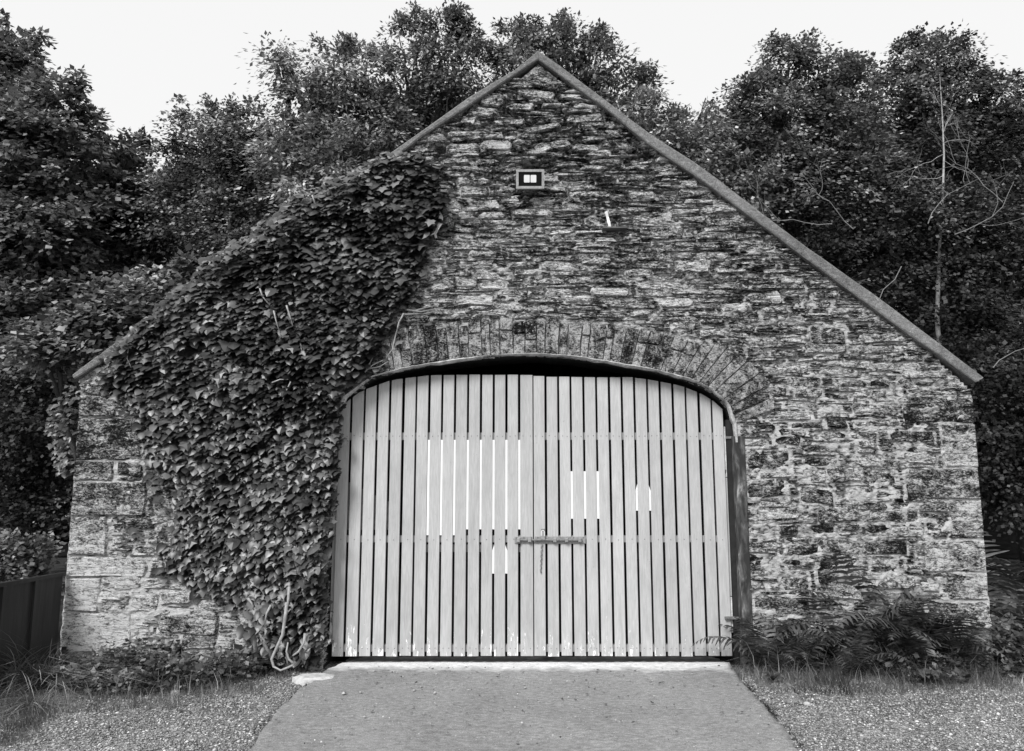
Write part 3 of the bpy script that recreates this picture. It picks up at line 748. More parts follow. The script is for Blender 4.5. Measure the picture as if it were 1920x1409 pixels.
strip('torn_strip', [(1136, 397), (1139, 408), (1142, 420), (1144, 430)], [.012, .010, .011, .009], -.05, M['cloth'], 'narrow pale strip standing on a thin slate ledge right of the lamp', 'strip')
m = MB(); a = P(1128, 432, 0); m.box((a.x, -.085, a.z-.010), (a.x+.22, .06, a.z+.006), .003); m.out('slate_ledge', M['slate'], core)
def twig(name, paths, rad, label, cat='twig'):
    m = MB()
    for pth in paths:
        pts = [P(*q) for q in pth]; m.tube(pts, np.linspace(rad, rad*.45, len(pts)), 6)
    return tag(m.out(name, M['twig']), label, cat)
twig('dead_twig', [[(760, 581, -.06), (790, 585, -.08), (815, 580, -.06), (832, 577, -.04)], [(775, 584, -.07), (800, 577, -.05), (820, 573, -.05)], [(758, 590, -.05), (800, 588, -.07), (822, 583, -.05)]], .009, 'bundle of pale dead twigs lying on the wall above the arch stones')

# ------------------------------------------------------------------ ivy
def lobed(n=0):
    h = [(0, .0), (.26, -.16), (.50, -.02), (.40, .22), (.52, .45), (.24, .56), (0, 1.0)]
    if n == 1: h = [(0, 0), (.3, -.12), (.46, .12), (.42, .36), (.33, .6), (.14, .82), (0, .95)]
    if n == 2: h = [(0, .0), (.2, -.2), (.52, -.14), (.38, .16), (.62, .34), (.26, .5), (0, .9)]
    o = h+[(-x, y) for x, y in h[-2:0:-1]]
    V = [(x, y, -.10*abs(x)-.18*max(0, y-.4)**1.3) for x, y in o]+[(0, .35, .05)]
    n_ = len(o); Fc = [(i, (i+1) % n_, n_) for i in range(n_)]
    return np.array(V), np.array(Fc)
LEAVES = [lobed(k) for k in range(3)]
def frames(d, n):
    """rotation columns: y along d, z near n"""
    d = d/np.linalg.norm(d, axis=1, keepdims=True); x = np.cross(d, n); x /= np.linalg.norm(x, axis=1, keepdims=True)+1e-9
    z = np.cross(x, d); return np.stack([x, d, z], 2)
def leaves_mesh(kind, pos, Rm, s):
    LV, LF = LEAVES[kind]; n = len(pos)
    V = np.einsum('nij,vj->nvi', Rm*s[:, None, None], LV)+pos[:, None, :]
    return V.reshape(-1, 3), (LF[None]+(np.arange(n)*len(LV))[:, None, None]).reshape(-1, 3)
ivy = empty('ivy', P(560, 1240, -.06)); tag(ivy, 'mass of climbing ivy covering the left half of the gable from ground to roof', 'ivy')
def dist_poly(px, py, poly):
    best = 1e9
    for i in range(len(poly)):
        ax, ay = poly[i]; bx, by = poly[(i+1) % len(poly)]; vx, vy = bx-ax, by-ay
        t = max(0, min(1, ((px-ax)*vx+(py-ay)*vy)/(vx*vx+vy*vy+1e-9))); best = min(best, math.hypot(px-ax-t*vx, py-ay-t*vy))
    return best
ip = []; 
def roof_line(px): return interp(px, TOPL)
for layer, step in ((0, 7.5), (1, 9.0), (2, 10.0), (3, 11.5)):
    yy = 262
    while yy < 1262:
        xx = 90+random.random()*step
        while xx < 850:
            px, py = xx+random.uniform(-4, 4), yy+random.uniform(-4, 4)
            q = px+14*n3(px, py, 0, .03)+8*n3(px, py, 0, .09), py+14*n3(px, py, 9, .03)
            if inpoly(q[0], q[1], ivypoly_px):
                dd = dist_poly(q[0], q[1], ivypoly_px)
                topd = dd if py < roof_line(px)+40 else 99
                if random.random() < min(1, .35+dd/26):
                    bul = .10*n3(px, py, 2, .013)+.05*n3(px, py, 5, .035)
                    y = -(.012+(.0, .03, .065, .10)[layer]+(max(-.04, bul) if layer else 0)+.03*random.random())*min(1, .4+dd/30)
                    if py < roof_line(px)+30: y = y-.05 if layer < 3 else random.uniform(-.08, .2)
                    ip.append((px, py, y-.0, layer, dd))
            xx += step
        yy += step*.8
# sparse outliers and the strand hanging off the left eave
for _ in range(700):
    px, py = random.gauss(0, 1), random.gauss(0, 1)
    i = random.randrange(len(ivypoly_px)); c_ = ivypoly_px[i]; d_ = ivypoly_px[(i+1) % len(ivypoly_px)]; u = random.random()
    if d_[1] < 640 and c_[0] < 760: continue
    if c_[0] > 600 and c_[1] > 690: continue
    ip.append((c_[0]+(d_[0]-c_[0])*u+px*14, c_[1]+(d_[1]-c_[1])*u+py*12, -.03, 1, 0))
for _ in range(230):
    t = random.random(); cx_ = interp(t, [(0, 170), (.15, 128), (.35, 112), (.6, 112), (.8, 118), (1, 126)]); w_ = interp(t, [(0, 22), (.3, 15), (.7, 13), (1, 8)])
    ip.append((cx_+random.gauss(0, w_), 712+t*175+random.gauss(0, 4), random.uniform(-.05, .2), 4, 50))
for _ in range(60): ip.append((random.gauss(355, 40), random.gauss(955, 45), -.03, 1, 0))
n = len(ip); pos = np.array([tuple(P(a, b, c_)) for a, b, c_, _, _ in ip]); lay = np.array([q[3] for q in ip])
hz_ = np.clip((pos[:, 2]-1.0)/1.8, 0, 1); tl = np.where(lay == 0, RNG.uniform(.3, .8, n), RNG.uniform(.5, 1.05, n)+.16*hz_); az = RNG.normal(0, .5, n)
d = np.stack([np.sin(az)*.7, -np.cos(az)*np.sin(tl)*1.0, -np.cos(tl)-.1], 1)
nn = np.stack([RNG.normal(0, .25, n), -np.cos(tl)-.15, np.sin(tl)+.25], 1)
Rm = frames(d, nn); s = RNG.lognormal(math.log(.058), .30, n)*np.where(lay == 0, 1.05, 1.0); s = np.clip(s, .028, .13)*np.where(lay == 4, .7, 1.0)
kind = RNG.integers(0, 3, n)
score = s*(lay >= 2)*(pos[:, 1] < -.08); big = set(np.argsort(-score)[:290].tolist())
lm = []
for k in range(3):
    me = bpy.data.meshes.new('leaf'); me.from_pydata([tuple(v) for v in LEAVES[k][0]], [], [tuple(map(int, f)) for f in LEAVES[k][1]]); me.materials.append(M['ivy']); lm.append(me)
from mathutils import Matrix
for i in big:
    o = bpy.data.objects.new('leaf', lm[kind[i]]); col.objects.link(o); o.parent = ivy
    o.matrix_local = Matrix.Translation(Vector(pos[i].tolist())-ORG[ivy]) @ Matrix([list(map(float, r_))+[0] for r_ in Rm[i]*s[i]]+[[0, 0, 0, 1]])
VV, FF = [], []; base = 0
rest_i = np.array([i for i in range(n) if i not in big])
for k in range(3):
    ii = rest_i[kind[rest_i] == k]; a, b_ = leaves_mesh(k, pos[ii], Rm[ii], s[ii]); VV.append(a); FF.append(b_+base); base += len(a)
tag(mk('small_leaves', np.concatenate(VV), np.concatenate(FF), M['ivy'], ivy, origin=ORG[ivy]), kind='stuff')
for pth, r_ in [([(487, 541), (492, 556), (506, 573)], .008), ([(513, 583), (517, 600), (523, 620)], .007), ([(537, 573), (543, 592), (549, 612)], .008), ([(563, 643), (565, 656), (571, 672)], .007), ([(585, 366), (590, 380), (600, 400)], .007),
                ([(538, 1130), (534, 1160), (530, 1190), (520, 1212), (509, 1236), (513, 1250), (526, 1258), (540, 1252), (552, 1246)], .014), ([(572, 1188), (570, 1205), (560, 1222), (549, 1230)], .012), ([(552, 1246), (541, 1236), (537, 1222), (540, 1205)], .010),
                ([(465, 1122), (472, 1132), (476, 1145)], .009), ([(508, 1135), (500, 1150), (496, 1170)], .010), ([(542, 1100), (540, 1130), (534, 1160)], .012), ([(757, 588), (748, 605), (742, 628), (736, 655), (724, 672)], .008), ([(684, 698), (700, 684), (718, 676)], .007), ([(686, 696), (694, 680), (700, 668)], .006), ([(690, 692), (712, 688), (728, 678)], .006), ([(240, 655), (238, 672), (246, 690)], .006), ([(510, 718), (525, 712), (540, 712)], .007), ([(545, 716), (536, 735), (530, 752)], .006)]:
    m = MB(); pts = [P(a, b_, (-.24 if b_ > 1090 else -.15) if a < 600 else -.06) for a, b_ in pth]; m.tube(pts, np.linspace(r_, r_*.6, len(pts)), 7); m.out('stem', M['stem'], ivy, smooth=True)
for k in range(5):     # woody trunks under the leaves
    m = MB(); a = (570-20*k, 1248-4*k); e = [(620, 700), (520, 480), (700, 420), (330, 640), (420, 560)][k]
    pts = [P(a[0]+(e[0]-a[0])*t+12*math.sin(t*9+k), a[1]+(e[1]-a[1])*t, -.035) for t in np.linspace(0, 1, 12)]; m.tube(pts, np.linspace(.028, .008, 12), 6); m.out('stem', M['stem'], ivy, smooth=True)

# ------------------------------------------------------------------ trees
def leafquads(c, d, nrm, L, Wd):
    """folded leaf of two triangles... a quad: base, side, tip, side"""
    d = d/np.linalg.norm(d, axis=1, keepdims=True); x = np.cross(d, nrm); x /= np.linalg.norm(x, axis=1, keepdims=True)+1e-9
    z = np.cross(x, d)
    L = L[:, None]; Wd = Wd[:, None]
    V = np.stack([c, c+d*L*.45+x*Wd-z*Wd*.25, c+d*L, c+d*L*.45-x*Wd-z*Wd*.25], 1)
    n = len(c); return V.reshape(-1, 3), np.arange(n*4).reshape(n, 4)
LK, PK, DK = .64, 2.5, .85
def crown_leaves(blobs, leaf, per, dens, flat=.35, cs=.42, droop=.5):
    C_, D_, N_ = [], [], []
    for (c, r) in blobs:
        r = np.array(r if hasattr(r, '__len__') else (r, r, r)); area = r[0]*r[2]*4
        nc = max(4, int(dens*DK*area))
        v = RNG.normal(size=(nc, 3)); v[:, 1] -= .35; v /= np.linalg.norm(v, axis=1, keepdims=True)
        rad = RNG.uniform(.45, 1.0, nc)**.6*(1+.12*RNG.normal(size=nc))
        cc = np.array(c)+v*r*rad[:, None]
        if r[0] > .3:      # leading shoots that break the outline
            for _ in range(int(3+r[0]*5)):
                a_ = RNG.uniform(-1.1, 1.1); h_ = RNG.uniform(.25, .5)*min(1., r[0]); st = np.array(c)+np.array([math.sin(a_)*r[0]*.92, RNG.uniform(-.3, .3)*r[1], math.cos(a_)*r[2]*.92])
                nk = 5; cc = np.concatenate([cc, st+np.linspace(0, 1, nk)[:, None]*np.array([math.sin(a_)*.5, 0, 1])*h_+RNG.normal(0, .03, (nk, 3))]); v = np.concatenate([v, np.tile([[math.sin(a_), 0, math.cos(a_)]], (nk, 1))])
            nc0 = nc; nc = len(cc)
        k = RNG.integers(int(per*PK*.6), int(per*PK*1.4), nc); idx_ = np.repeat(np.arange(nc), k)
        m_ = len(idx_); sz_ = cs*RNG.uniform(.5, 1.15, nc)
        if r[0] > .3: sz_[nc0:] *= .42; k[nc0:] = k[nc0:]//4
        idx_ = np.repeat(np.arange(nc), k); m_ = len(idx_); sc = sz_[idx_][:, None]
        off = RNG.normal(size=(m_, 3))*np.array([.5, .5, .5*flat])*sc
        rr = np.hypot(off[:, 0], off[:, 1]); off[:, 2] -= droop*rr*rr/np.maximum(sc[:, 0], .1)
        C_.append(cc[idx_]+off)
        dd = off*np.array([1, 1, .4])+RNG.normal(size=(m_, 3))*.12+v[idx_]*.08; dd[:, 2] -= .08; D_.append(dd)
        N_.append(np.stack([RNG.normal(0, .45, m_), RNG.normal(-.6, .5, m_), np.full(m_, 1.0)], 1)+v[idx_]*.3)
    C_, D_, N_ = map(np.concatenate, (C_, D_, N_)); n = len(C_)
    L = leaf[0]*LK*RNG.lognormal(0, .22, n); return leafquads(C_, D_, N_, L, L*leaf[1])
def limb_pts(a, b, wob=.25, n=8):
    a, b = Vector(a), Vector(b); L = (b-a).length; s_ = random.random()*9
    return [a.lerp(b, t)+Vector((n3(s_, t, 0, 2.5), n3(s_, t, 5, 2.5), 0))*wob*L*.4*math.sin(t*math.pi)+Vector((0, 0, .10*L*math.sin(t*math.pi))) for t in np.linspace(0, 1, n)]
def tree(name, label, blobs_px, Y, leafm, leaf, per, dens, trunk_px=None, bark='bark', group='trees standing behind the barn', cat='tree', tr=.16, flat=.35, cs=.42):
    """blobs_px: (px, py, radius px[, dY]) measured at depth Y"""
    sc = lambda px, py, Yy: (Yy-CY)/F/math.cos(PITCH)
    bl = []
    for b in blobs_px:
        Yy = Y+(b[3] if len(b) > 3 else 0); c_ = P(b[0], b[1], Yy); r_ = b[2]*(Yy-CY)/F*1.0
        bl.append((c_, (r_, r_*.85, r_*.9)))
    tpx = trunk_px if trunk_px is not None else sum(b[0] for b in blobs_px)/len(blobs_px)
    bx = P(tpx, 700, Y+.6).x; base_ = Vector((bx, Y+.6, GZ-.05))
    t = empty(name, base_); tag(t, label, cat, group)
    top = max(c_.z for c_, _ in bl)
    m = MB(); tp = limb_pts(base_, (bx+random.uniform(-.4, .4), Y+.5, top), .12, 10); m.tube(tp, np.linspace(tr, tr*.18, 10), 9)
    m.out('trunk', M[bark], t, smooth=True)
    for c_, r_ in bl:
        i = max(1, min(8, int(8*max(.15, (c_.z-1.5)/max(top, .1))))); st = tp[i-1] if i > 1 else tp[1]
        m = MB(); q = limb_pts(st, c_, .3, 8); m.tube(q, np.linspace(tr*.45, .02, 8), 6)
        for _ in range(4):
            e = Vector(c_)+Vector((random.uniform(-1, 1)*r_[0], random.uniform(-1, .6)*r_[1], random.uniform(-.4, 1)*r_[2]))*.8
            m.tube(limb_pts(q[random.randint(3, 6)], e, .3, 6), np.linspace(.03, .008, 6), 5)
        m.out('limb', M[bark], t, smooth=True)
    V, Fq = crown_leaves([(tuple(c_), r_) for c_, r_ in bl], leaf, per, dens, flat, cs)
    print(name, 'leaves', len(Fq))
    mk('crown', V, Fq, M[leafm], t, origin=(bx, Y, top)); return t
T_ = tree
T_('sycamore_tree', 'tall dense broadleaf tree filling the far left edge above the fence', [(10, 150, 95), (90, 250, 110, -.5), (-40, 330, 150), (150, 345, 110), (60, 450, 130, -.5), (215, 350, 62, .5), (60, 600, 130, -.6), (-30, 560, 130)], 5.5, 'leaf_mid', (.15, .36), 46, 20, 40, tr=.2)
T_('sycamore_tree', 'darker broadleaf tree left of the ivy, between the tall edge tree and the roof', [(235, 300, 50), (250, 420, 90), (170, 520, 100, -.5), (300, 470, 80), (250, 600, 90, -1), (120, 680, 110, -.5)], 6.5, 'leaf_dark', (.12, .38), 44, 19, 250)
T_('low_sycamore_tree', 'pale-leaved young tree just above the lower ivy roof line', [(265, 575, 62), (200, 600, 60), (330, 540, 50), (90, 640, 55)], 2.6, 'leaf_mid', (.12, .45), 44, 26, 190, tr=.08)
T_('alder_tree', 'dark rounded tree in the dip of the skyline behind the ivy', [(390, 265, 70), (450, 250, 62), (430, 350, 100), (520, 330, 90), (350, 390, 80), (490, 440, 100), (330, 310, 45)], 5.5, 'leaf_mid', (.10, .38), 46, 22, 430)
T_('ash_tree', 'airy pale ash tree rising left of the roof ridge with a lone sprig', [(620, 150, 72), (685, 140, 55), (570, 190, 50), (600, 260, 85), (680, 250, 80), (540, 280, 60), (600, 350, 85, -.5), (518, 100, 15), (535, 128, 14), (700, 340, 60)], 4.5, 'leaf_light', (.12, .26), 44, 16, 620, flat=.45)
T_('ash_tree', 'tallest ash tree, directly left of the gable peak', [(820, 60, 52), (770, 75, 42), (830, 130, 80), (760, 170, 70), (870, 90, 48), (740, 260, 70), (830, 220, 70), (700, 200, 45)], 4.8, 'leaf_mid', (.12, .26), 44, 16, 800, flat=.45)
T_('ash_tree', 'ash tree behind and right of the gable peak', [(960, 80, 45), (1030, 70, 42), (1090, 90, 45), (1010, 140, 80), (1130, 140, 60), (930, 150, 60), (1180, 180, 60), (1085, 190, 70)], 4.8, 'leaf_mid', (.12, .26), 44, 16, 1040, flat=.45)
T_('rowan_tree', 'low pale tree showing above the upper right slope of the roof', [(1200, 215, 48), (1250, 250, 48), (1290, 270, 40), (1240, 310, 45), (1325, 205, 26)], 3.6, 'leaf_light', (.10, .28), 40, 24, 1250)
T_('beech_tree', 'broad beech tree right of the roof slope with pale sprays at its left', [(1420, 180, 52), (1480, 120, 52), (1545, 150, 55), (1600, 150, 42), (1450, 230, 85), (1560, 240, 90), (1370, 270, 62), (1480, 330, 95), (1600, 340, 90), (1390, 350, 60, -.8)], 5.0, 'leaf_mid', (.10, .40), 46, 23, 1500)
T_('beech_tree', 'dark tree at the upper right, with a pale slender trunk in front', [(1720, 105, 42), (1770, 120, 55), (1690, 190, 70), (1810, 180, 65), (1750, 260, 90), (1880, 190, 55), (1870, 300, 90), (1650, 290, 60), (1940, 260, 80)], 6.0, 'leaf_dark', (.10, .42), 46, 22, 1768)
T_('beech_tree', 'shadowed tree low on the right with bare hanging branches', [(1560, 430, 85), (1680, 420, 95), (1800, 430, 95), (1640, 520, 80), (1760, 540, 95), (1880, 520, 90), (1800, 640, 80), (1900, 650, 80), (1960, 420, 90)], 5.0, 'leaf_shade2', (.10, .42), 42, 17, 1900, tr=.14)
# pale slender birch in front of the right trees
bt = empty('birch_tree', P(1766, 700, 4.9)*1.0); ORG[bt] = Vector((P(1766, 700, 4.9).x, 4.9, GZ)); bt.location = ORG[bt]
tag(bt, 'slender pale birch with a bare upright trunk against the dark trees on the right', 'tree')
m = MB(); pts = [ORG[bt], P(1757, 600, 4.8), P(1762, 450, 4.7), P(1768, 360, 4.6), P(1770, 290, 4.6), P(1767, 220, 4.6), P(1762, 140, 4.6)]
m.tube(pts, [.06, .035, .022, .018, .014, .010, .004], 8); m.out('trunk', M['birch'], bt, smooth=True)
def bare(root, start, ang, L, r0, Y, mb, depth=3):
    pts = [Vector(start)]; a = ang; n_ = 6
    for i in range(n_):
        a += random.uniform(-.42, .42); pts.append(pts[-1]+Vector((math.cos(a), random.uniform(-.15, .1), math.sin(a)))*L/n_)
    mb.tube(pts, np.linspace(r0, r0*.4, n_+1), 5)
    if depth > 0:
        for k in range(random.choice((2, 3))):
            bare(root, pts[random.randint(2, n_-1)], ang+random.choice((-1, 1))*random.uniform(.35, .9), L*random.uniform(.45, .7), r0*.55, Y, mb, depth-1)
for (px, py, dg, L) in ((1768, 290, 215, .9), (1769, 270, 35, .5), (1768, 250, 50, .5), (1768, 330, 200, .9), (1768, 300, -40, .7), (1765, 200, 120, .6)):
    m = MB(); bare(bt, P(px, py, 4.6), R(dg), L*.8, .0055, 3.3, m, 2); m.out('limb', M['birch'], bt)
V, Fq = crown_leaves([(tuple(P(1765, 150, 4.7)), (.5, .4, .6)), (tuple(P(1780, 420, 4.6)), (.6, .3, .5))], (.08, .4), 16, 14)
mk('crown', V, Fq, M['leaf_mid'], bt, origin=P(1766, 200, 3.4))
for k, (px, py, dg, L, lab) in enumerate([(1600, 430, 115, 1.0, 'pale bare branch forking upward above the middle of the right roof slope'), (1690, 500, 250, 1.3, 'bare branch drooping in a fork beside the right roof slope'), (1790, 440, 30, 1.2, 'bare branch sweeping right among the dark leaves'), (1560, 420, 165, 1.1, 'bare arched branch nearest the right roof slope'),
                                          (1862, 690, 60, .8, 'bare forked twig just above the right end of the coping'), (1740, 420, 75, 1.1, 'bare branch standing upright left of the birch foot'), (1880, 380, 150, 1.0, 'bare branch reaching in from the right edge')]):
    m = MB(); bare(None, P(px, py, 3.4), R(dg), L, .007, 3, m, 3); tag(m.out('bare_branch', M['twig']), lab, 'branch', 'bare branches in front of the dark trees')
# woodland mass behind everything
bl = []
for k in range(46):
    px = -250+52*k; h = interp(px, [(-300, 250), (0, 330), (150, 420), (330, 430), (520, 330), (700, 280), (1000, 240), (1300, 320), (1500, 300), (1700, 280), (2200, 300)])
    for q in range(3):
        py = h+60+q*190+random.uniform(-30, 30); c_ = P(px, py, 12+random.uniform(-1.5, 2)); bl.append((tuple(c_), (1.5, .8, 1.6)))
V, Fq = crown_leaves(bl, (.26, .42), 26, 12, .6, .6)
tag(mk('woodland', V, Fq, M['leaf_dark'], origin=(0, 12, GZ)), 'dark wood filling the space behind the nearer trees', 'wood', kind='stuff')
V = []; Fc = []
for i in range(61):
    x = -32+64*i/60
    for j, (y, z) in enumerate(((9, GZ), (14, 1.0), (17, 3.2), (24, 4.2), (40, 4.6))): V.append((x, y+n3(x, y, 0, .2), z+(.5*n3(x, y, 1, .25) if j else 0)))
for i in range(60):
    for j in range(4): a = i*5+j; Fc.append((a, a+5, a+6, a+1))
tag(mk('wooded_bank', V, Fc, M['shade_soil'], origin=(0, 14, GZ)), kind='structure')
# bushes at the two sides of the barn
T_('bramble_bush', 'low leafy bush behind the dark metal fence panel on the left', [(30, 1030, 50), (80, 1065, 38), (-30, 1060, 60), (20, 1090, 45)], 1.0, 'leaf_mid', (.07, .45), 36, 60, 30, tr=.03, group='bushes beside the barn', cat='bush', cs=.2)
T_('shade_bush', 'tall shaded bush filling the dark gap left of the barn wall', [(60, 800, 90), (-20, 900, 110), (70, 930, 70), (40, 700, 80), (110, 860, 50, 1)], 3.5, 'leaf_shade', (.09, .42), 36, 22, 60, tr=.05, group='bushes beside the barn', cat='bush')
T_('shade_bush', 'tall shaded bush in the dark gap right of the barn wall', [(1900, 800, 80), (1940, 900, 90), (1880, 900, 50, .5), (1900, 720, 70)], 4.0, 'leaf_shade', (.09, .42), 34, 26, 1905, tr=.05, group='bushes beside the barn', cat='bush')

# ------------------------------------------------------------------ fence panel on the left
fa = P(120, 1073, -.03); ztop = fa.z; fb = Vector((-3.98, -1.9, ztop))
fe = empty('metal_fence', ((fa.x+fb.x)/2, -1, GZ)); tag(fe, 'low dark sheet-metal fence panel running out from the left corner of the barn', 'fence')
dv = (fb-Vector((fa.x, -.03, ztop))); L = dv.length; dv.normalize(); nr = Vector((dv.y, -dv.x, 0)); nr = nr if nr.x > 0 else -nr
def fbox(nm, s0, s1, za, zb_, t0, t1, m_):
    o = Vector((fa.x, -.03, 0)); V = []
    for z in (za, zb_):
        for t in (t0, t1):
            for s_ in (s0, s1): q = o+dv*s_+nr*t; V.append((q.x, q.y, z))
    return mk(nm, V, [(0, 2, 3, 1), (4, 5, 7, 6), (0, 1, 5, 4), (2, 6, 7, 3), (0, 4, 6, 2), (1, 3, 7, 5)], m_, fe)
for k in range(3): fbox('sheet', .01+k*.62, .62+k*.62, GZ, ztop-.03, -.006, .0+.001*k, M['dark_iron'])
fbox('top_rail', 0, L, ztop-.029, ztop, -.02, .022, M['dark_iron'])
for s_ in (.30, .62, 1.24): fbox('rib', s_, s_+.035, GZ, ztop-.03, .003, .022, M['dark_iron'])

# ------------------------------------------------------------------ white stone at the ramp foot, small loose stones
def rock(name, pxy, size, label, m_, cat='stone'):
    c_ = G(pxy[0], pxy[1], GZ); V = []; n_ = 12
    rg = [1, .96, .7]; zz = [-.02, size[2]*.7, size[2]]
    for q in range(3):
        for k in range(n_):
            a = 2*math.pi*k/n_; w = 1+.22*n3(math.cos(a)+c_.x, math.sin(a), q*.3, 1.4)
            V.append((c_.x+math.cos(a)*size[0]*rg[q]*w, c_.y+math.sin(a)*size[1]*rg[q]*w, GZ+zz[q]+.006*n3(a, q, c_.x, 3)))
    V.append((c_.x, c_.y, GZ+zz[2]))
    Fc = [(q*n_+k, q*n_+(k+1) % n_, (q+1)*n_+(k+1) % n_, (q+1)*n_+k) for q in range(2) for k in range(n_)]+[(2*n_+k, 2*n_+(k+1) % n_, 3*n_) for k in range(n_)]
    return tag(mk(name, V, Fc, m_, origin=(c_.x, c_.y, GZ)), label, cat)
M['pale'] = plain('pale_limestone', .45, .9, .1, .35, 18, bump=.01)
rock('flat_stone', (590, 1279), (.17, .11, .05), 'flat whitish stone slab at the left foot of the ramp', M['pale'])
rock('loose_stone', (328, 1303), (.035, .02, .03), 'small white stone lying in the weeds below the cracked wall', M['pale'])
rock('loose_stone', (1513, 1322), (.024, .016, .016), 'small pale pebble lying on the gravel right of the ramp edge', M['pale'])
rock('loose_stone', (470, 1217), (.08, .03, .14), 'whitish stone at the wall foot left of the ivy stems', M['pale'])

# ------------------------------------------------------------------ grass, weeds, ferns
def blades(pts, hgt, wid, lean, seg=3):
    n = len(pts); pts = np.asarray(pts, float); a = RNG.uniform(0, 6.283, n); h = hgt*RNG.lognormal(0, .35, n); ln = lean*RNG.uniform(.3, 1.4, n)
    d = np.stack([np.cos(a), np.sin(a), np.zeros(n)], 1); sd_ = np.stack([-np.sin(a), np.cos(a), np.zeros(n)], 1)
    sd_ = sd_*.6+np.array([.6, 0, 0]); V = []
    for k in range(seg+1):
        t = k/seg; c_ = pts+d*(h*ln*t*t)[:, None]+np.array([0, 0, 1])*(h*(t-.35*ln*t*t))[:, None]; w = (wid*(1-t)**.7+.0004)
        V += [c_-sd_*w, c_+sd_*w]
    V = np.stack(V, 1); b = np.arange(n)[:, None, None]*(2*seg+2)
    f = np.array([(2*k, 2*k+1, 2*k+3, 2*k+2) for k in range(seg)])[None]
    return V.reshape(-1, 3), (b+f).reshape(-1, 4)
def ptsin(poly, n, z=GZ):
    xs = [p[0] for p in poly]; ys = [p[1] for p in poly]; o = []
    while len(o) < n:
        px, py = random.uniform(min(xs), max(xs)), random.uniform(min(ys), max(ys))
        if inpoly(px, py, poly) and random.random() < .35+.9*(n3(px, py, 0, .03)+.5): o.append(tuple(G(px, py, z)))
    return o
def stuffmesh(name, parts, m_, label, cat):
    VV, FF = [], []; b = 0
    for V, Fq in parts: VV.append(V); FF.append(Fq+b); b += len(V)
    return tag(mk(name, np.concatenate(VV), np.concatenate(FF), m_, origin=(float(np.mean(VV[0][:, 0])), -.3, GZ)), label, cat, kind='stuff')
stuffmesh('grass', [blades(ptsin([(1375, 1242), (1560, 1252), (1840, 1262), (1920, 1270), (1920, 1300), (1760, 1296), (1600, 1308), (1460, 1300), (1385, 1275)], 5200), .07, .0022, .9),
                    blades(ptsin([(1400, 1250), (1880, 1262), (1870, 1285), (1560, 1290), (1420, 1276)], 1500), .17, .0028, 1.1),
                    blades(ptsin([(1380, 1290), (1470, 1320), (1700, 1330), (1900, 1320), (1900, 1298), (1500, 1296)], 900), .028, .0018, 1.2)], M['grass'], 'tufted grass along the foot of the wall below the ferns on the right', 'grass')
stuffmesh('grass', [blades(ptsin([(0, 1280), (120, 1260), (520, 1262), (560, 1262), (480, 1302), (330, 1330), (120, 1340), (0, 1400)], 5200), .06, .0022, .9),
                    blades(ptsin([(20, 1270), (480, 1258), (420, 1300), (120, 1325)], 1300), .15, .0026, 1.0),
                    blades(ptsin([(0, 1340), (100, 1330), (60, 1390), (0, 1405)], 900), .05, .002, 1.1)], M['grass'], 'short mixed grass between the gravel and the left part of the wall', 'grass')
for k, (px, py, h_, lab) in enumerate([(30, 1290, .36, 'arching grass tussock at the far left below the metal fence panel'), (90, 1290, .27, 'pale grass tussock where the fence meets the barn corner'), (60, 1330, .16, 'low spreading grass tussock nearest the viewer on the left')]):
    c_ = G(px, py, GZ); V, Fq = blades([(c_.x+random.gauss(0, .06), c_.y+random.gauss(0, .04), GZ) for _ in range(280)], h_, .0035, 1.7, 5)
    tag(mk('grass_tussock', V, Fq, M['grass'], origin=c_), lab, 'grass tussock', 'grass tussocks by the fence')
mo = []
for _ in range(2600):
    y = random.uniform(-2.4, -.1); sd_ = random.choice((1, 1, 1, -1)); g_ = n3(y, sd_*5, 0, 2.3)
    if random.random() > .15+1.6*max(0, g_): continue
    mo.append(((XR(y)+abs(random.gauss(0, .02)) if sd_ > 0 else XL(y)-abs(random.gauss(0, .02))), y, GZ+.004))
stuffmesh('edge_moss', [blades(mo, .022, .0025, 1.4)], M['fern'], 'dark moss and tiny grass in the crack beside the concrete ramp', 'moss')
fp = []
while len(fp) < 260:
    x, y = random.uniform(-4.2, 4.2), -.05-2.6*random.random()**1.6
    if n3(x, y, 8, 1.5) > -.15: fp.append((x, y, -.012 if XL(y) < x < XR(y) else GZ+.012))
fp = np.array(fp); nf = len(fp)
stuffmesh('fallen_leaves', [leafquads(fp, RNG.normal(size=(nf, 3))*np.array([1, 1, .15]), np.tile([0, 0, 1.], (nf, 1))+RNG.normal(size=(nf, 3))*.25, RNG.uniform(.015, .04, nf), RNG.uniform(.004, .012, nf))], M['fern'], 'small dry leaves scattered over the ramp and gravel', 'leaves')
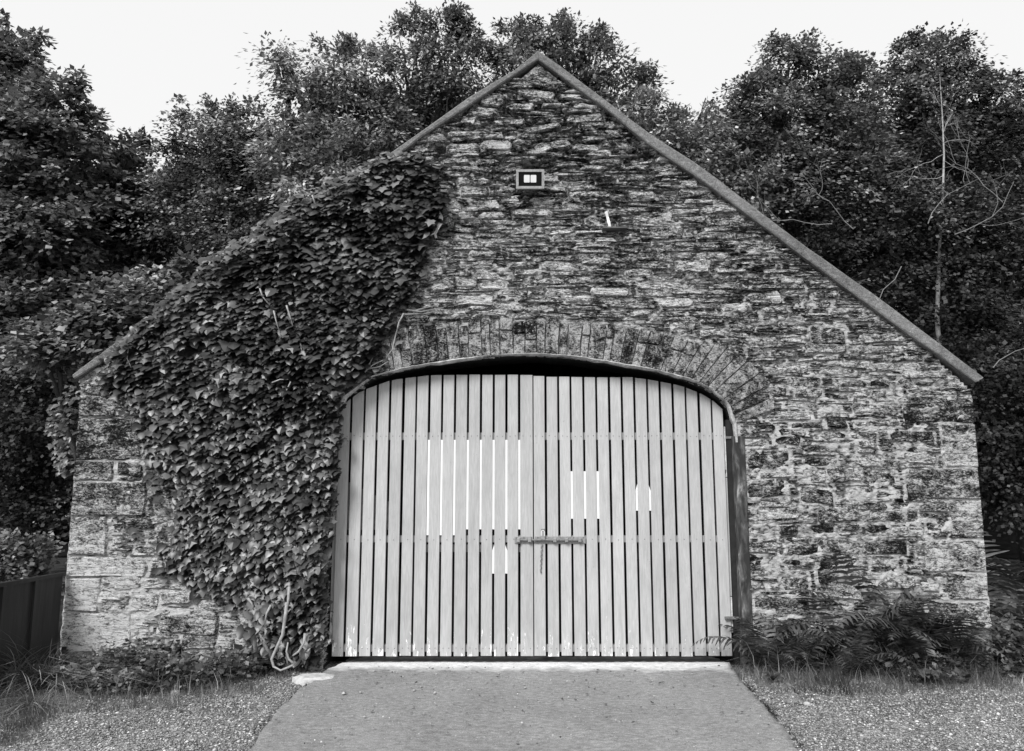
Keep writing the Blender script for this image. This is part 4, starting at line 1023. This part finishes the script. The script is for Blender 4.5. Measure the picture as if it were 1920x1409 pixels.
# leafy weeds along the left wall foot
def weed_leaves(poly, n, hmax, L):
    p = np.array(ptsin(poly, n)); h = RNG.uniform(.02, hmax, n); hk = np.array([.45+.9*max(0, n3(a, b, 3, 3.0)+.3) for a, b, _ in p]); p[:, 2] += h*hk
    d = RNG.normal(size=(n, 3))*np.array([1, 1, .45]); nn_ = RNG.normal(size=(n, 3))*.5+np.array([0, -.3, 1]); l_ = L*RNG.lognormal(0, .4, n)
    return leafquads(p, d, nn_, l_, l_*.36)
stuffmesh('low_weeds', [weed_leaves([(105, 1262), (230, 1256), (380, 1250), (500, 1240), (560, 1258), (440, 1285), (330, 1304), (190, 1310), (100, 1300)], 7000, .24, .035)], M['fern'], 'dark leafy weeds massed against the foot of the wall on the left', 'weeds')
stuffmesh('low_weeds', [weed_leaves([(1385, 1235), (1600, 1240), (1850, 1250), (1860, 1275), (1620, 1272), (1400, 1262)], 5200, .26, .032), weed_leaves([(1690, 1262), (1830, 1266), (1815, 1285), (1700, 1280)], 700, .1, .04)], M['fern'], 'small-leaved weeds under the ferns on the right', 'weeds')
def broad(px, py, n_, L, lab):
    c_ = G(px, py, GZ); w = empty('broadleaf_weed', c_); tag(w, lab, 'weed', 'broad-leaved weeds at the wall foot')
    for k in range(n_):
        a = k*2.4+random.random(); l_ = L*random.uniform(.7, 1.2); ax = Vector((math.cos(a), math.sin(a), 0)); sd_ = Vector((-math.sin(a), math.cos(a), 0)); V = []; seg = 6
        for q in range(seg+1):
            t = q/seg; p = c_+ax*l_*t*.8+Vector((0, 0, l_*(1.0*t-.75*t*t)))+Vector((0, 0, .03)); wd = l_*.19*math.sin(math.pi*min(1, .08+t*.92))**.8
            V += [tuple(p-sd_*wd+Vector((0, 0, wd*.3))), tuple(p), tuple(p+sd_*wd+Vector((0, 0, wd*.3)))]
        Fc = [(q*3+u, q*3+u+1, q*3+u+4, q*3+u+3) for q in range(seg) for u in (0, 1)]
        mk('leaf', V, Fc, M['fern'], w)
for a in [(165, 1288, 9, .22, 'broad-leaved weed at the left end of the dark weed bed'), (240, 1296, 8, .16, 'small broad-leaved weed left of the white stone'), (395, 1282, 9, .19, 'broad-leaved weed below the break in the wall stones'), (475, 1268, 7, .18, 'broad-leaved weed left of the thick pale ivy stem'), (1735, 1282, 9, .16, 'broad-leaved weed at the gravel edge below the ferns'), (1450, 1284, 7, .12, 'low broad-leaved weed near the right door corner')]: broad(*a)
# ferns: fronds with toothed pinnae
def frond_mesh(L, nP=15, curl=.7, seed=0):
    rnd = random.Random(seed); V = []; Fc = []
    def pt(t):   # arching midrib in x-z
        a = R(72)-curl*t*R(110); return t
    mid = [Vector((0, 0, 0))]; a = R(82)
    for k in range(nP*2):
        a -= curl*R(105)/(nP*2)*(.35+1.3*k/(nP*2)); mid.append(mid[-1]+Vector((math.cos(a), 0, math.sin(a)))*L/(nP*2))
    tb = MB(); tb.tube(mid, np.linspace(.004, .0012, len(mid)), 4); V += tb.V; Fc += tb.F
    for k in range(3, nP*2):
        t = k/(nP*2); pl = L*.34*math.sin(math.pi*min(1, (t*.92+.06))**.75)*(1.05-.5*t)*rnd.uniform(.9, 1.1)
        d = (mid[k+1]-mid[k]).normalized() if k < nP*2 else (mid[k]-mid[k-1]).normalized()
        upn = Vector((-d.z, 0, d.x))
        if k % 2 == 0 and False: continue
        for s_ in (-1, 1):
            ax = (Vector((0, s_, 0))+d*(.35+rnd.uniform(-.06, .1))+upn*rnd.uniform(-.2, .02)).normalized(); side = d; m_ = 6
            wb = L/(nP*2)*.40; dr = rnd.uniform(.1, .3); base = len(V)
            for q in range(m_+1):
                u = q/m_; w = wb*(1-u)**.7*(1.0 if q % 2 else .72)+.0008; p = mid[k]+ax*pl*u+Vector((0, 0, -dr*pl*u*u))
                V += [tuple(p-side*w), tuple(p+Vector((0, 0, .15*w))), tuple(p+side*w)]
            for q in range(m_):
                for u in (0, 1): Fc.append((base+q*3+u, base+q*3+u+1, base+q*3+u+4, base+q*3+u+3))
    me = bpy.data.meshes.new('frond'); me.from_pydata([tuple(v) for v in V], [], Fc); me.materials.append(M['fern']); return me
FR = [frond_mesh(1.0, 10, c_, i) for i, c_ in enumerate((.55, .75, .95, 1.15))]
def fern(c_, n_, L, lab, name='fern', group='ferns against the right part of the wall', spread=(0, 360)):
    f = empty(name, c_); tag(f, lab, 'fern', group)
    for k in range(n_):
        o = bpy.data.objects.new('frond', random.choice(FR)); col.objects.link(o); o.parent = f
        az = R(spread[0]+(spread[1]-spread[0])*(k+random.uniform(.1, .9))/n_); s_ = L*random.uniform(.65, 1.12)
        o.scale = (s_, s_*random.uniform(.7, .95), s_*random.uniform(.85, 1.05)); o.rotation_euler = (random.uniform(-.25, .25), random.uniform(-.15, .30), az)
        o.location = (random.uniform(-.04, .04), random.uniform(-.03, .03), 0)
for (px, py, n_, L, lab) in [(1432, 1262, 9, .50, 'fern beside the lower right corner of the door'), (1500, 1266, 8, .44, 'small fern between the door-side fern and the tallest fern'), (1560, 1256, 10, .60, 'fern spreading left of the tallest fern'), (1640, 1250, 12, .78, 'tallest fern, standing highest against the pale stones'), (1700, 1258, 10, .66, 'fern just right of the tallest fern'), (1765, 1256, 10, .60, 'fern near the right corner of the barn'), (1600, 1275, 8, .40, 'low fern in front, below the tallest fern'), (1820, 1262, 8, .42, 'smallest fern at the right corner quoin')]:
    fern(G(px, py, GZ), int(n_*1.6), L*1.5, lab)
for (x, y, n_, L, lab) in [(4.55, .5, 10, 1.15, 'bracken clump close to the right corner of the barn'), (4.9, .1, 11, 1.2, 'bracken clump at the right edge of the picture'), (4.75, 1.4, 10, 1.5, 'tall bracken behind the others beside the barn side wall'), (5.5, 1.0, 10, 1.5, 'bracken at the far right behind the edge clump'), (4.65, -.35, 8, .8, 'short bracken in front of the barn corner at the right')]:
    fern(Vector((x, y, GZ)), n_, L, lab, 'bracken', 'bracken right of the barn')
stuffmesh('low_weeds', [weed_leaves([(1868, 1225), (1920, 1215), (1990, 1215), (1990, 1275), (1880, 1280)], 3000, .5, .045)], M['fern'], 'shaded weeds at the right edge beside the bracken', 'weeds')
print('tris', sum(len(o.data.polygons) for o in bpy.data.objects if o.type == 'MESH'))
